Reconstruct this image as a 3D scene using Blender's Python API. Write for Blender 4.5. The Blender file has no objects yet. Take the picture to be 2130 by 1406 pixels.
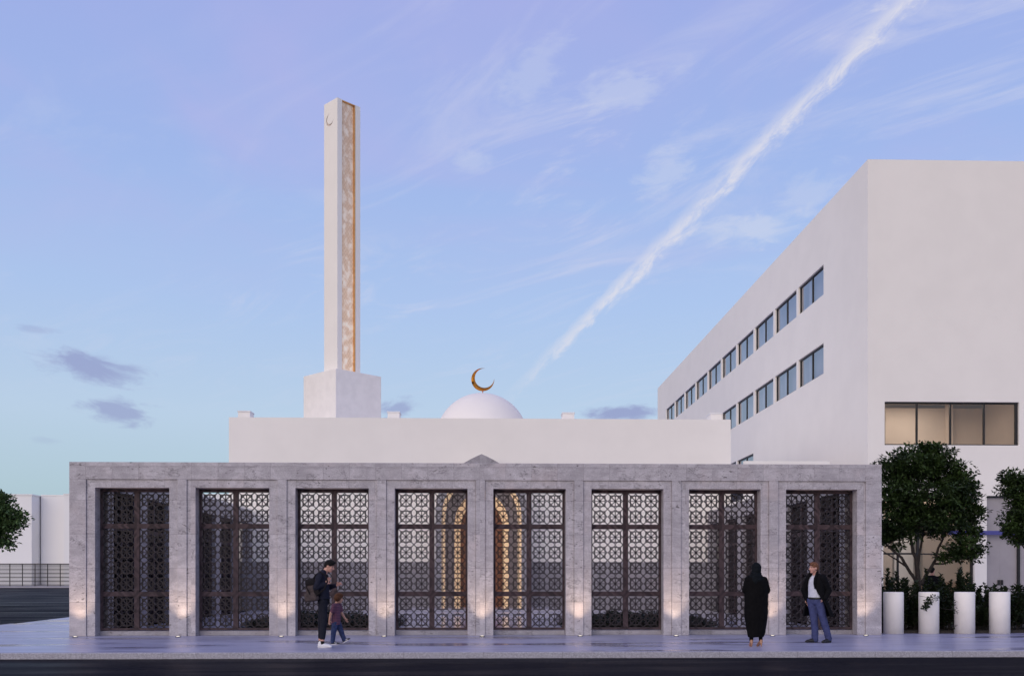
import bpy, bmesh, math, random
from mathutils import Vector, Matrix, Euler, noise as mnoise
R = math.radians
scene = bpy.context.scene
COL = scene.collection
random.seed(7)

# ------------------------------------------------------------------ materials
def newmat(name):
    m = bpy.data.materials.new(name); m.use_nodes = True
    nt = m.node_tree; nt.nodes.clear()
    out = nt.nodes.new('ShaderNodeOutputMaterial')
    bs = nt.nodes.new('ShaderNodeBsdfPrincipled')
    nt.links.new(bs.outputs[0], out.inputs[0])
    return m, nt, bs

class N:
    """tiny node-graph helper"""
    def __init__(s, nt): s.nt = nt
    def n(s, t, **kw):
        x = s.nt.nodes.new(t)
        for k, v in kw.items(): setattr(x, k, v)
        return x
    def put(s, sock, v):
        if hasattr(v, 'is_output') or isinstance(v, bpy.types.NodeSocket): s.nt.links.new(v, sock)
        elif v is not None: sock.default_value = v
    def math(s, op, a, b=None, c=None, clamp=False):
        x = s.n('ShaderNodeMath', operation=op); x.use_clamp = clamp
        s.put(x.inputs[0], a); s.put(x.inputs[1], b)
        if c is not None: s.put(x.inputs[2], c)
        return x.outputs[0]
    def vmath(s, op, a, b=None):
        x = s.n('ShaderNodeVectorMath', operation=op)
        s.put(x.inputs[0], a); s.put(x.inputs[1], b)
        return x.outputs['Value'] if op in ('DOT_PRODUCT', 'LENGTH', 'DISTANCE') else x.outputs[0]
    def mix(s, f, a, b, blend='MIX'):
        x = s.n('ShaderNodeMix', data_type='RGBA', blend_type=blend)
        s.put(x.inputs[0], f); s.put(x.inputs[6], c4(a)); s.put(x.inputs[7], c4(b))
        return x.outputs[2]
    def noise(s, vec, scale, detail=4, rough=.55, dist=0.0):
        x = s.n('ShaderNodeTexNoise'); s.put(x.inputs['Vector'], vec)
        x.inputs['Scale'].default_value = scale; x.inputs['Detail'].default_value = detail
        x.inputs['Roughness'].default_value = rough; x.inputs['Distortion'].default_value = dist
        return x.outputs[0]
    def white(s, vec):
        x = s.n('ShaderNodeTexWhiteNoise', noise_dimensions='3D'); s.put(x.inputs['Vector'], vec)
        return x.outputs['Value']
    def step(s, v, lo, hi, a=0.0, b=1.0):
        x = s.n('ShaderNodeMapRange', interpolation_type='SMOOTHSTEP'); s.put(x.inputs[0], v)
        for i, k in enumerate((lo, hi, a, b)): s.put(x.inputs[i+1], k)
        return x.outputs[0]
    def xyz(s, v):
        x = s.n('ShaderNodeSeparateXYZ'); s.put(x.inputs[0], v); return x.outputs
    def comb(s, x_, y_, z_):
        x = s.n('ShaderNodeCombineXYZ'); s.put(x.inputs[0], x_); s.put(x.inputs[1], y_); s.put(x.inputs[2], z_)
        return x.outputs[0]
    def pos(s): return s.n('ShaderNodeNewGeometry').outputs['Position']
    def obj(s): return s.n('ShaderNodeTexCoord').outputs['Object']
    def bump(s, h, strength=.3, dist=.01):
        x = s.n('ShaderNodeBump'); x.inputs['Strength'].default_value = strength
        x.inputs['Distance'].default_value = dist; s.put(x.inputs['Height'], h); return x.outputs[0]
    def scale(s, v, k): 
        x = s.n('ShaderNodeVectorMath', operation='MULTIPLY'); s.put(x.inputs[0], v); x.inputs[1].default_value = k
        return x.outputs[0]

def c4(c):
    if isinstance(c, (tuple, list)) and len(c) == 3: return (*c, 1.0)
    return c

def plain(name, col, rough=.6, metal=0.0, var=.12, scale=6.0, bump=0.0, bscale=60, spec=.5, coords='obj'):
    m, nt, b = newmat(name); g = N(nt)
    p = g.obj() if coords == 'obj' else g.pos()
    nz = g.noise(p, scale, 5)
    dk = tuple(c*(1-var) for c in col); lt = tuple(min(1, c*(1+var)) for c in col)
    g.put(b.inputs['Base Color'], g.mix(g.step(nz, .3, .7), dk, lt))
    b.inputs['Roughness'].default_value = rough; b.inputs['Metallic'].default_value = metal
    b.inputs['Specular IOR Level'].default_value = spec
    if bump: g.put(b.inputs['Normal'], g.bump(g.noise(p, bscale, 3), bump, .01))
    return m

def emit(name, col, strength):
    m, nt, b = newmat(name)
    b.inputs['Base Color'].default_value = c4(col)
    b.inputs['Emission Color'].default_value = c4(col); b.inputs['Emission Strength'].default_value = strength
    return m

def stone_mat(name, lo, hi, joints=True, warm=0.0):
    m, nt, b = newmat(name); g = N(nt); p = g.pos()
    x, y, z = g.xyz(p)
    # block index in the plane of the wall (x or y run along it), courses of 0.826 m
    run = g.math('ADD', x, g.math('MULTIPLY', y, .618))
    bx = g.math('FLOOR', g.math('DIVIDE', g.math('ADD', run, 30.22), .634))
    bz = g.math('FLOOR', g.math('DIVIDE', z, .822))
    blk = g.white(g.comb(bx, bz, 3.3))
    off = g.scale(g.comb(blk, g.math('MULTIPLY', blk, 7.1), g.math('MULTIPLY', blk, 3.7)), (9, 9, 9))
    q = g.vmath('ADD', p, off)
    big = g.noise(q, 1.7, 6, .6, 1.2)
    band = g.noise(g.scale(q, (1.0, 1.0, 4.0)), 2.6, 8, .65, .8)
    fine = g.noise(p, 45, 4, .7)
    t = g.math('ADD', g.math('MULTIPLY', big, .34), g.math('ADD', g.math('MULTIPLY', band, .24), g.math('MULTIPLY', fine, .42)))
    col = g.mix(g.step(t, .40, .64), lo, hi)
    col = g.mix(g.math('MULTIPLY', g.step(g.noise(q, .9, 3), .5, .75), .35), col, (hi[0]*1.02, hi[1]*.90, hi[2]*.84))
    col = g.mix(g.math('MULTIPLY', g.math('SUBTRACT', blk, .5), .22), col, (.6, .56, .58))
    # travertine pits and dark broken veins
    pit = g.step(g.noise(g.scale(q, (1, 1, 1.9)), 10, 3, .55), .64, .685)
    pitm = g.step(g.noise(q, 1.3, 2), .44, .56)
    vn = g.noise(g.scale(q, (.7, .7, 1.5)), 2.3, 7, .68, .5)
    vein = g.step(g.math('ABSOLUTE', g.math('SUBTRACT', vn, .5)), .016, .003)
    vm = g.step(g.noise(q, 1.7, 2), .49, .58)
    dark = g.math('MAXIMUM', g.math('MULTIPLY', pit, pitm), g.math('MULTIPLY', g.math('MULTIPLY', vein, vm), .75))
    col = g.mix(g.math('MULTIPLY', dark, .8), col, (.055, .045, .045))
    h = g.math('SUBTRACT', g.math('MULTIPLY', fine, .3), dark)
    if joints:
        fz = g.math('ABSOLUTE', g.math('SUBTRACT', g.math('FRACT', g.math('ADD', g.math('DIVIDE', z, .822), .5)), .5))
        jz = g.step(fz, .0075, .003)
        fx = g.math('ABSOLUTE', g.math('SUBTRACT', g.math('FRACT', g.math('ADD', g.math('DIVIDE', g.math('ADD', run, 30.22), .634), .5)), .5))
        jx = g.step(fx, .0085, .003)
        j = g.math('MAXIMUM', jz, g.math('MULTIPLY', jx, g.step(z, 3.25, 3.3)))
        j = g.math('MAXIMUM', j, g.math('MULTIPLY', g.step(g.math('ABSOLUTE', g.math('SUBTRACT', z, 4.08)), .006, .002), .8))
        col = g.mix(g.math('MULTIPLY', j, .5), col, (.10, .085, .09))
        h = g.math('SUBTRACT', h, j)
    g.put(b.inputs['Base Color'], col)
    b.inputs['Roughness'].default_value = .55
    g.put(b.inputs['Normal'], g.bump(h, .25, .006))
    return m

M = {}
M['stone'] = stone_mat('lilac_travertine', (.32, .295, .322), (.565, .53, .565))
M['stone_plain'] = stone_mat('grey_marble', (.22, .205, .225), (.38, .36, .39), joints=False)
M['dark_stone'] = stone_mat('dark_arch_stone', (.12, .10, .105), (.19, .16, .165), joints=False)
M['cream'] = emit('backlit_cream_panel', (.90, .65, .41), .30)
M['white'] = plain('white_render', (.88, .835, .785), .75, var=.018, scale=.7, bump=.12, bscale=35, coords='pos')
M['white_block'] = plain('far_white_paint', (.80, .785, .77), .7, var=.03, scale=.1, coords='pos')
M['stucco'] = plain('rough_white_stucco', (.86, .815, .775), .8, var=.04, scale=2.5, bump=.35, bscale=45, coords='pos')
M['dark_metal'] = plain('black_frame_metal', (.018, .017, .02), .4, .3)
M['rail_metal'] = plain('railing_metal', (.03, .028, .032), .5, .3)
M['blue'] = plain('blue_painted_steel', (.07, .07, .28), .35, var=.06)
M['copper'] = plain('copper_trim', (.78, .44, .18), .35, 1.0, var=.1)
M['gold'] = plain('polished_gold', (.62, .25, .035), .16, 1.0, var=.08)
M['floor_marble'] = None
M['room_beige'] = plain('beige_room_plaster', (.64, .54, .46), .8, var=.04, scale=.8)
M['room_tan'] = plain('tan_room_panel', (.42, .33, .26), .7, var=.06, scale=.8)
M['room_lilac'] = plain('lilac_grey_room', (.55, .53, .62), .8, var=.05, scale=.5)
M['curtain'] = plain('pale_curtain', (.66, .66, .74), .9, var=.06, scale=8)
M['door_panel'] = plain('grey_beige_door_panel', (.36, .33, .345), .55, var=.07, scale=1.2)
M['shade_brown'] = plain('room_shade_brown', (.045, .034, .034), .8)  # dark colour in place of the shade inside the wing rooms
M['bark'] = plain('grey_brown_bark', (.034, .026, .024), .85, var=.35, scale=14, bump=.5, bscale=40)
M['lens'] = emit('lamp_lens', (1.0, .9, .72), 2.2)

def glass_mat(name, tint, gloss):
    m = bpy.data.materials.new(name); m.use_nodes = True; nt = m.node_tree; nt.nodes.clear(); g = N(nt)
    out = g.n('ShaderNodeOutputMaterial'); mx = g.n('ShaderNodeMixShader')
    tr = g.n('ShaderNodeBsdfTransparent'); gl = g.n('ShaderNodeBsdfGlossy')
    tr.inputs[0].default_value = c4(tint); gl.inputs['Roughness'].default_value = .02
    gl.inputs[0].default_value = (.9, .9, .95, 1)
    fr = g.n('ShaderNodeFresnel'); fr.inputs[0].default_value = 1.5
    f = g.math('ADD', fr.outputs[0], gloss, clamp=True)
    g.put(mx.inputs[0], f); nt.links.new(tr.outputs[0], mx.inputs[1]); nt.links.new(gl.outputs[0], mx.inputs[2])
    nt.links.new(mx.outputs[0], out.inputs[0]); return m
M['glass'] = glass_mat('window_glass', (.90, .88, .94), .24)
M['glass_clear'] = glass_mat('lobby_glass', (.86, .84, .82), .03)

def wood_mat():
    m, nt, b = newmat('chevron_walnut'); g = N(nt); p = g.obj(); x, y, z = g.xyz(p)
    # planks set on the diagonal, mirrored about each crossing
    s = g.math('ADD', g.math('PINGPONG', g.math('ADD', x, 5.0), .4475), g.math('PINGPONG', g.math('ADD', z, 5.0), .7))
    idx = g.math('FLOOR', g.math('DIVIDE', s, .075))
    w = g.white(g.comb(idx, g.math('FLOOR', g.math('DIVIDE', z, .55)), g.math('FLOOR', g.math('DIVIDE', x, .45))))
    gr = g.noise(g.scale(p, (6, 6, 40)), 3, 4)
    col = g.mix(w, (.022, .0145, .018), (.085, .056, .062))
    col = g.mix(g.math('MULTIPLY', gr, .35), col, (.03, .02, .022))
    g.put(b.inputs['Base Color'], col); b.inputs['Roughness'].default_value = .6; b.inputs['Specular IOR Level'].default_value = .2
    return m
M['wood'] = wood_mat()
M['lattice'] = plain('dark_walnut_fretwork', (.020, .0145, .0175), .55, var=.25, scale=4, spec=.25)
M['door_wood'] = plain('red_brown_door_wood', (.20, .075, .035), .45, var=.3, scale=5)

def marble_floor():
    m, nt, b = newmat('polished_court_marble'); g = N(nt); p = g.pos(); x, y, z = g.xyz(p)
    col = g.mix(g.step(g.noise(p, .7, 5, .6, .8), .35, .7), (.40, .385, .45), (.58, .56, .60))
    fx = g.math('ABSOLUTE', g.math('SUBTRACT', g.math('FRACT', g.math('DIVIDE', x, 1.2)), .5))
    fy = g.math('ABSOLUTE', g.math('SUBTRACT', g.math('FRACT', g.math('DIVIDE', y, 1.2)), .5))
    j = g.math('MAXIMUM', g.step(fx, .493, .497), g.step(fy, .493, .497))
    g.put(b.inputs['Base Color'], g.mix(g.math('MULTIPLY', j, .5), col, (.15, .14, .17)))
    b.inputs['Roughness'].default_value = .16; return m
M['floor_marble'] = marble_floor()

def pavement_mat():
    m, nt, b = newmat('damp_lilac_pavement'); g = N(nt); p = g.pos()
    st = g.scale(p, (.33, 1.35, 1))
    wet = g.noise(st, .55, 4, .55, .4)
    fine = g.noise(p, 55, 4, .7)
    tone = g.noise(g.scale(p, (.5, 1.6, 1)), 1.1, 5, .6, .6)
    col = g.mix(g.step(tone, .3, .7), (.26, .265, .385), (.44, .445, .60))
    col = g.mix(g.math('MULTIPLY', fine, .25), col, (.46, .46, .60))
    damp = g.step(wet, .52, .62)
    col = g.mix(g.math('MULTIPLY', damp, .7), col, (.13, .125, .20))
    g.put(b.inputs['Base Color'], col)
    g.put(b.inputs['Roughness'], g.math('ADD', g.math('MULTIPLY', damp, -.20), g.math('ADD', .29, g.math('MULTIPLY', tone, .12))))
    g.put(b.inputs['Normal'], g.bump(g.math('ADD', g.math('MULTIPLY', fine, .5), g.noise(g.scale(p, (.6, 1, 1)), 3.0, 3)), .10, .012))
    return m
M['pavement'] = pavement_mat()

def kerb_mat():
    m, nt, b = newmat('speckled_kerb_granite'); g = N(nt); p = g.pos(); x, y, z = g.xyz(p)
    sp = g.noise(p, 42, 4, .75)
    v = g.noise(p, 4, 3)
    col = g.mix(g.step(sp, .35, .68), (.235, .225, .265), (.50, .49, .55))
    col = g.mix(g.math('MULTIPLY', v, .35), col, (.40, .38, .46))
    fx = g.math('ABSOLUTE', g.math('SUBTRACT', g.math('FRACT', g.math('DIVIDE', x, 1.5)), .5))
    col = g.mix(g.math('MULTIPLY', g.step(fx, .4935, .4975), .45), col, (.08, .075, .09))
    g.put(b.inputs['Base Color'], col); b.inputs['Roughness'].default_value = .6
    g.put(b.inputs['Normal'], g.bump(sp, .3, .01)); return m
M['kerb'] = kerb_mat()

def road_mat():
    m, nt, b = newmat('wet_dark_asphalt'); g = N(nt); p = g.pos()
    fine = g.noise(g.scale(p, (.45, 1.6, 1)), 16, 5, .75)
    big = g.noise(g.scale(p, (.14, .7, 1)), .9, 5, .6, .4)
    col = g.mix(g.step(fine, .35, .7), (.005, .0048, .008), (.017, .0165, .024))
    col = g.mix(g.math('MULTIPLY', g.step(big, .45, .7), .4), col, (.020, .019, .024))
    g.put(b.inputs['Base Color'], col)
    g.put(b.inputs['Roughness'], g.step(big, .35, .65, .34, .62))
    b.inputs['Specular IOR Level'].default_value = .012
    g.put(b.inputs['Normal'], g.bump(g.math('ADD', fine, g.noise(p, 90, 2)), .55, .02)); return m
M['road'] = road_mat()
M['earth'] = plain('dark_planting_soil', (.03, .025, .022), .95, var=.4, scale=20, bump=.5)

def screen_panel_mat():
    m, nt, b = newmat('backlit_patterned_panel'); g = N(nt); p = g.obj(); x, y, z = g.xyz(p)
    u = g.math('MULTIPLY', x, 6.2); v = g.math('MULTIPLY', z, 4.6)
    a = g.math('ABSOLUTE', g.math('SUBTRACT', g.math('FRACT', g.math('ADD', u, v)), .5))
    c = g.math('ABSOLUTE', g.math('SUBTRACT', g.math('FRACT', g.math('SUBTRACT', u, v)), .5))
    lat = g.math('MAXIMUM', g.step(a, .34, .44), g.step(c, .34, .44))
    band = g.step(g.math('ABSOLUTE', g.math('SUBTRACT', g.math('FRACT', g.math('DIVIDE', z, 1.55)), .5)), .47, .49)
    cl = g.noise(g.scale(p, (2.0, 1, 1.4)), 2.0, 4)
    col = g.mix(g.math('MULTIPLY', lat, .30), (.64, .46, .33), (.36, .23, .14))
    col = g.mix(g.step(cl, .42, .66), col, (.78, .67, .57))
    col = g.mix(g.math('MULTIPLY', band, .3), col, (.5, .36, .27))
    g.put(b.inputs['Base Color'], col); g.put(b.inputs['Emission Color'], col)
    g.put(b.inputs['Emission Strength'], g.step(z, 3.5, 16.0, .40, .15)); b.inputs['Roughness'].default_value = .3
    return m
M['screen'] = screen_panel_mat()

def leaf_mat(name, dark, light):
    m, nt, b = newmat(name); g = N(nt); p = g.pos()
    n1 = g.noise(p, 2.2, 3); n2 = g.noise(p, 19, 2)
    f = g.math('ADD', g.math('MULTIPLY', g.step(n1, .38, .64), .55), g.math('MULTIPLY', g.step(n2, .4, .7), .45))
    g.put(b.inputs['Base Color'], g.mix(f, dark, light))
    b.inputs['Roughness'].default_value = .5; b.inputs['Specular IOR Level'].default_value = .25
    return m
M['leaf'] = leaf_mat('broadleaf_green', (.009, .018, .006), (.048, .085, .020))
M['shrub_leaf'] = leaf_mat('shrub_dark_green', (.008, .014, .006), (.028, .044, .017))
M['pine_leaf'] = leaf_mat('fresh_green', (.035, .075, .025), (.13, .20, .08))
M['hedge_leaf'] = leaf_mat('low_planting_green', (.012, .019, .010), (.032, .045, .022))

# ------------------------------------------------------------------ geometry helpers
class MB:
    def __init__(s): s.v = []; s.f = []
    def add(s, vs, fs):
        o = len(s.v); s.v += [tuple(x) for x in vs]; s.f += [tuple(i+o for i in q) for q in fs]; return s
    def quad(s, a, b, c, d): return s.add([a, b, c, d], [(0, 1, 2, 3)])
    def box(s, x0, x1, y0, y1, z0, z1):
        vs = [(x0,y0,z0),(x1,y0,z0),(x1,y1,z0),(x0,y1,z0),(x0,y0,z1),(x1,y0,z1),(x1,y1,z1),(x0,y1,z1)]
        return s.add(vs, [(0,3,2,1),(4,5,6,7),(0,1,5,4),(1,2,6,5),(2,3,7,6),(3,0,4,7)])
    def prism(s, poly, y0, y1):
        """polygon in x,z (anticlockwise seen from -y) extruded along y"""
        n = len(poly)
        vs = [(x, y0, z) for x, z in poly] + [(x, y1, z) for x, z in poly]
        return s.add(vs, [tuple(range(n)), tuple(range(2*n-1, n-1, -1))] + [(i, i+n, (i+1) % n + n, (i+1) % n) for i in range(n)])
    def ring(s, outer, inner, y0, y1):
        n = len(outer)
        vs = [(x, y0, z) for x, z in outer] + [(x, y0, z) for x, z in inner] + [(x, y1, z) for x, z in outer] + [(x, y1, z) for x, z in inner]
        fs = []
        for i in range(n):
            j = (i+1) % n
            fs += [(i, j, n+j, n+i), (2*n+i, 3*n+i, 3*n+j, 2*n+j), (i, 2*n+i, 2*n+j, j), (n+i, n+j, 3*n+j, 3*n+i)]
        return s.add(vs, fs)
    def bar(s, p, q, w, y0, y1):
        """flat bar in the x,z plane between p and q"""
        dx, dz = q[0]-p[0], q[1]-p[1]; L = math.hypot(dx, dz); nx, nz = -dz/L*w/2, dx/L*w/2
        return s.prism([(p[0]-nx, p[1]-nz), (q[0]-nx, q[1]-nz), (q[0]+nx, q[1]+nz), (p[0]+nx, p[1]+nz)], y0, y1)
    def tube(s, pts, rad, k=8, cap=True):
        pts = [Vector(p) for p in pts]; o = len(s.v); prev = None
        for i, p in enumerate(pts):
            d = (pts[min(i+1, len(pts)-1)] - pts[max(i-1, 0)]).normalized()
            a = Vector((0, 0, 1)) if abs(d.z) < .9 else Vector((1, 0, 0))
            if prev is not None: a = prev
            u = (a - d*a.dot(d)).normalized(); w = d.cross(u); prev = u
            r = rad[i] if isinstance(rad, (list, tuple)) else rad
            for j in range(k):
                t = 2*math.pi*j/k; s.v.append(tuple(p + (u*math.cos(t) + w*math.sin(t))*r))
        for i in range(len(pts)-1):
            for j in range(k):
                a = o+i*k+j; b = o+i*k+(j+1) % k; s.f.append((a, b, b+k, a+k))
        if cap:
            s.f.append(tuple(o+j for j in range(k-1, -1, -1))); e = o+(len(pts)-1)*k; s.f.append(tuple(e+j for j in range(k)))
        return s
    def lathe(s, prof, k=32, cx=0, cy=0, z0=0):
        o = len(s.v)
        for r, z in prof:
            for j in range(k):
                t = 2*math.pi*j/k; s.v.append((cx+r*math.cos(t), cy+r*math.sin(t), z0+z))
        for i in range(len(prof)-1):
            for j in range(k):
                a = o+i*k+j; b = o+i*k+(j+1) % k; s.f.append((a, b, b+k, a+k))
        if prof[0][0] > 1e-4: s.f.append(tuple(o+j for j in range(k-1, -1, -1)))
        if prof[-1][0] > 1e-4: e = o+(len(prof)-1)*k; s.f.append(tuple(e+j for j in range(k)))
        return s
    def holed(s, axis, at, th, a0, a1, z0, z1, holes):
        """wall slab with real openings. axis 'x': wall runs along x, front at y=at, back at y=at+th;
        axis 'y': wall runs along y, front at x=at, back at x=at+th. holes = (a0,a1,z0,z1)"""
        A = sorted({a0, a1, *[h[0] for h in holes], *[h[1] for h in holes]}); A = [a for a in A if a0 <= a <= a1]
        Z = sorted({z0, z1, *[h[2] for h in holes], *[h[3] for h in holes]}); Z = [z for z in Z if z0 <= z <= z1]
        def pt(a, t, z): return (a, at+t, z) if axis == 'x' else (at+t, a, z)
        def solid(i, j):
            if i < 0 or j < 0 or i >= len(A)-1 or j >= len(Z)-1: return False
            ca, cz = (A[i]+A[i+1])/2, (Z[j]+Z[j+1])/2
            return not any(h[0] < ca < h[1] and h[2] < cz < h[3] for h in holes)
        for i in range(len(A)-1):
            for j in range(len(Z)-1):
                if not solid(i, j): continue
                l, r, b, t = A[i], A[i+1], Z[j], Z[j+1]
                s.quad(pt(l, 0, b), pt(r, 0, b), pt(r, 0, t), pt(l, 0, t)); s.quad(pt(r, th, b), pt(l, th, b), pt(l, th, t), pt(r, th, t))
                if not solid(i-1, j): s.quad(pt(l, th, b), pt(l, 0, b), pt(l, 0, t), pt(l, th, t))
                if not solid(i+1, j): s.quad(pt(r, 0, b), pt(r, th, b), pt(r, th, t), pt(r, 0, t))
                if not solid(i, j-1): s.quad(pt(l, th, b), pt(r, th, b), pt(r, 0, b), pt(l, 0, b))
                if not solid(i, j+1): s.quad(pt(l, 0, t), pt(r, 0, t), pt(r, th, t), pt(l, th, t))
        return s
    def build(s, name, mat, parent=None, smooth=False, bevel=0, weld=False):
        me = bpy.data.meshes.new(name)
        off = origin_of(parent) if parent is not None else Vector((0, 0, 0))
        me.from_pydata([tuple(Vector(v)-off) for v in s.v] if off.length else s.v, [], s.f); me.update()
        if weld:
            bm = bmesh.new(); bm.from_mesh(me); bmesh.ops.remove_doubles(bm, verts=bm.verts, dist=1e-5); bmesh.ops.recalc_face_normals(bm, faces=bm.faces); bm.to_mesh(me); bm.free()
        for m in (mat if isinstance(mat, (list, tuple)) else [mat]): me.materials.append(m)
        if smooth:
            for p in me.polygons: p.use_smooth = True
        o = bpy.data.objects.new(name, me); COL.objects.link(o)
        if parent is not None: o.parent = parent
        if bevel:
            b = o.modifiers.new('bevel', 'BEVEL'); b.width = bevel; b.segments = 2; b.limit_method = 'ANGLE'; b.angle_limit = R(40)
        return o

def origin_of(o):
    v = Vector((0, 0, 0))
    while o is not None: v += o.location; o = o.parent
    return v
def tag(o, label=None, cat=None, group=None, kind=None):
    if label: o['label'] = label
    if cat: o['category'] = cat
    if group: o['group'] = group
    if kind: o['kind'] = kind
    return o
def thing(name, label, cat, loc=(0, 0, 0), rz=0, group=None):
    o = bpy.data.objects.new(name, None); COL.objects.link(o); o.location = loc; o.rotation_euler.z = rz
    o.empty_display_size = .3
    return tag(o, label, cat, group)
def dup(root, loc, rz=0, label=None, group=None):
    r = root.copy(); COL.objects.link(r); r.location = loc; r.rotation_euler.z = rz
    if label: r['label'] = label
    if group: r['group'] = group
    for ch in list(root.children):
        c = ch.copy(); COL.objects.link(c); c.parent = r
        for g in list(ch.children):
            d = g.copy(); COL.objects.link(d); d.parent = c
    return r
def struct(name, mb, mat, **kw):
    o = mb.build(name, mat, None, **kw); o['kind'] = 'structure'; return o

# ------------------------------------------------------------------ camera (eye 1.39 m above the pavement)
F = 2050.0; PSI = math.atan(60/F); EYE = 1.39
cam = bpy.data.cameras.new('camera'); co = bpy.data.objects.new('camera', cam); COL.objects.link(co)
co.location = (0, 0, EYE); co.rotation_euler = (R(90), 0, -PSI)
cam.sensor_width = 36; cam.lens = F/2130*36; cam.shift_y = (1203-703)/2130; cam.clip_start = .1; cam.clip_end = 5000
scene.camera = co
def ray(px, py):
    u = (px-1065)/F; v = (1203-py)/F
    return Vector((math.sin(PSI)+math.cos(PSI)*u, math.cos(PSI)-math.sin(PSI)*u, v))
def at(px, py, Y):
    """the place in the world, Y metres up the street axis, that the photo shows at px, py"""
    d = ray(px, py); k = Y/d.y
    return Vector((d.x*k, Y, EYE+d.z*k))

# ------------------------------------------------------------------ light: dusk sky and a wide, weak, warm sun low behind the camera
scene.view_settings.view_transform = 'Standard'; scene.view_settings.look = 'None'
scene.view_settings.gamma = 1; scene.view_settings.exposure = 0
SUN_EL, SUN_AZ = R(14), R(212)
sd = Vector((math.sin(SUN_AZ)*math.cos(SUN_EL), math.cos(SUN_AZ)*math.cos(SUN_EL), math.sin(SUN_EL)))
sl = bpy.data.lights.new('sun', 'SUN'); sl.energy = 1.35; sl.angle = R(60); sl.color = (1.0, .87, .77)
so = bpy.data.objects.new('sun', sl); COL.objects.link(so); so.rotation_euler = (-sd).to_track_quat('-Z', 'Y').to_euler(); so.location = (0, -20, 40)

w = bpy.data.worlds.new('World'); scene.world = w; w.use_nodes = True
nt = w.node_tree; nt.nodes.clear(); g = N(nt)
wo = g.n('ShaderNodeOutputWorld'); bg = g.n('ShaderNodeBackground'); nt.links.new(bg.outputs[0], wo.inputs[0])
sky = g.n('ShaderNodeTexSky', sky_type='NISHITA'); sky.sun_disc = False; sky.sun_elevation = SUN_EL; sky.sun_rotation = SUN_AZ
sky.air_density = 1.0; sky.dust_density = 1.2; sky.ozone_density = 3.0
D = g.n('ShaderNodeTexCoord').outputs['Generated']
dx, dy, dz = g.xyz(D)
el = g.math('ARCSINE', dz)
WS = .1
ramp = g.n('ShaderNodeValToRGB'); g.put(ramp.inputs[0], g.math('DIVIDE', g.math('MAXIMUM', el, 0), math.pi/2))
cr = ramp.color_ramp
stops = [(0.0, (.36, .49, .57)), (.055, (.47, .62, .71)), (.10, (.53, .67, .84)), (.17, (.45, .60, .90)), (.25, (.385, .515, .89)), (.34, (.375, .455, .86)), (.6, (.32, .37, .77)), (1.0, (.30, .33, .70))]
while len(cr.elements) < len(stops): cr.elements.new(.5)
for e, (p, c) in zip(cr.elements, stops): e.position = p; e.color = (*c, 1)
base = g.mix(.88, sky.outputs[0], g.scale(ramp.outputs[0], (1/WS,)*3))
# cirrus: noise on a high cloud sheet (direction projected on a plane overhead)
zz = g.math('MAXIMUM', dz, .03)
cp = g.comb(g.math('DIVIDE', dx, zz), g.math('DIVIDE', dy, zz), 0.0)
rot = g.n('ShaderNodeVectorRotate', rotation_type='Z_AXIS'); g.put(rot.inputs['Vector'], cp); rot.inputs['Angle'].default_value = R(52)
cs = g.scale(rot.outputs[0], (.55, 1.5, 1))
c1 = g.noise(cs, 2.0, 9, .64, 1.5); c2 = g.noise(cp, .55, 4, .5, .3)
ci = g.math('MULTIPLY', g.step(c1, .46, .72), g.step(c2, .36, .66))
side = g.step(g.math('DIVIDE', dx, g.math('MAXIMUM', dy, .05)), -.5, .22, .35, 1.0)
ci = g.math('MULTIPLY', g.math('MULTIPLY', ci, side), g.step(dz, .10, .30))
col = g.mix(g.math('MULTIPLY', ci, .72), base, (.68/WS, .69/WS, .83/WS, 1))
veil = g.math('MULTIPLY', g.step(g.noise(cp, .9, 5, .55, .6), .40, .72), g.step(dz, .22, .42))
col = g.mix(g.math('MULTIPLY', veil, .5), col, (.50/WS, .47/WS, .80/WS, 1))
# vapour trail: a band round a great circle, frayed on its upper left
da, db = ray(1045, 838).normalized(), ray(1885, 5).normalized()
nrm = da.cross(db).normalized()
if nrm.x > 0: nrm = -nrm          # positive to the upper left
tn = (db - da*da.dot(db)).normalized()
dist = g.vmath('DOT_PRODUCT', D, tuple(nrm))
along = g.math('ARCTAN2', g.vmath('DOT_PRODUCT', D, tuple(tn)), g.vmath('DOT_PRODUCT', D, tuple(da)))
tc = g.comb(g.math('MULTIPLY', along, 14.0), g.math('MULTIPLY', dist, 34.0), 0.0)
wob = g.math('MULTIPLY', g.math('SUBTRACT', g.noise(tc, .5, 3), .5), .010)
dd = g.math('ADD', dist, wob)
fr = g.noise(tc, 2.6, 7, .68, .5)
dj = g.math('ADD', dd, g.math('MULTIPLY', g.math('SUBTRACT', fr, .5), .021))
wd = g.step(along, .0, .26, .5, 1.0)
core = g.math('MULTIPLY', g.step(g.math('DIVIDE', g.math('ABSOLUTE', dj), wd), .0128, .0006), g.step(fr, .32, .68, .22, 1.0))
sweep = g.comb(g.math('ADD', g.math('MULTIPLY', along, 60), g.math('MULTIPLY', dist, 60)), g.math('MULTIPLY', dist, 50), 0.0)
fl = g.math('MULTIPLY', g.math('MULTIPLY', g.step(dj, .040, .008), g.step(dj, -.006, .006)), g.step(g.noise(sweep, .55, 5, .6), .44, .66))
fl = g.math('MULTIPLY', fl, g.step(along, .36, .50))
fade = g.math('MULTIPLY', g.step(along, -.03, .14, .0, 1), 1.0)
tr_ = g.math('MULTIPLY', g.math('MAXIMUM', g.math('MULTIPLY', core, .86), g.math('MULTIPLY', fl, .62)), fade)
col = g.mix(tr_, col, (.76/WS, .75/WS, .82/WS, 1))
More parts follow.
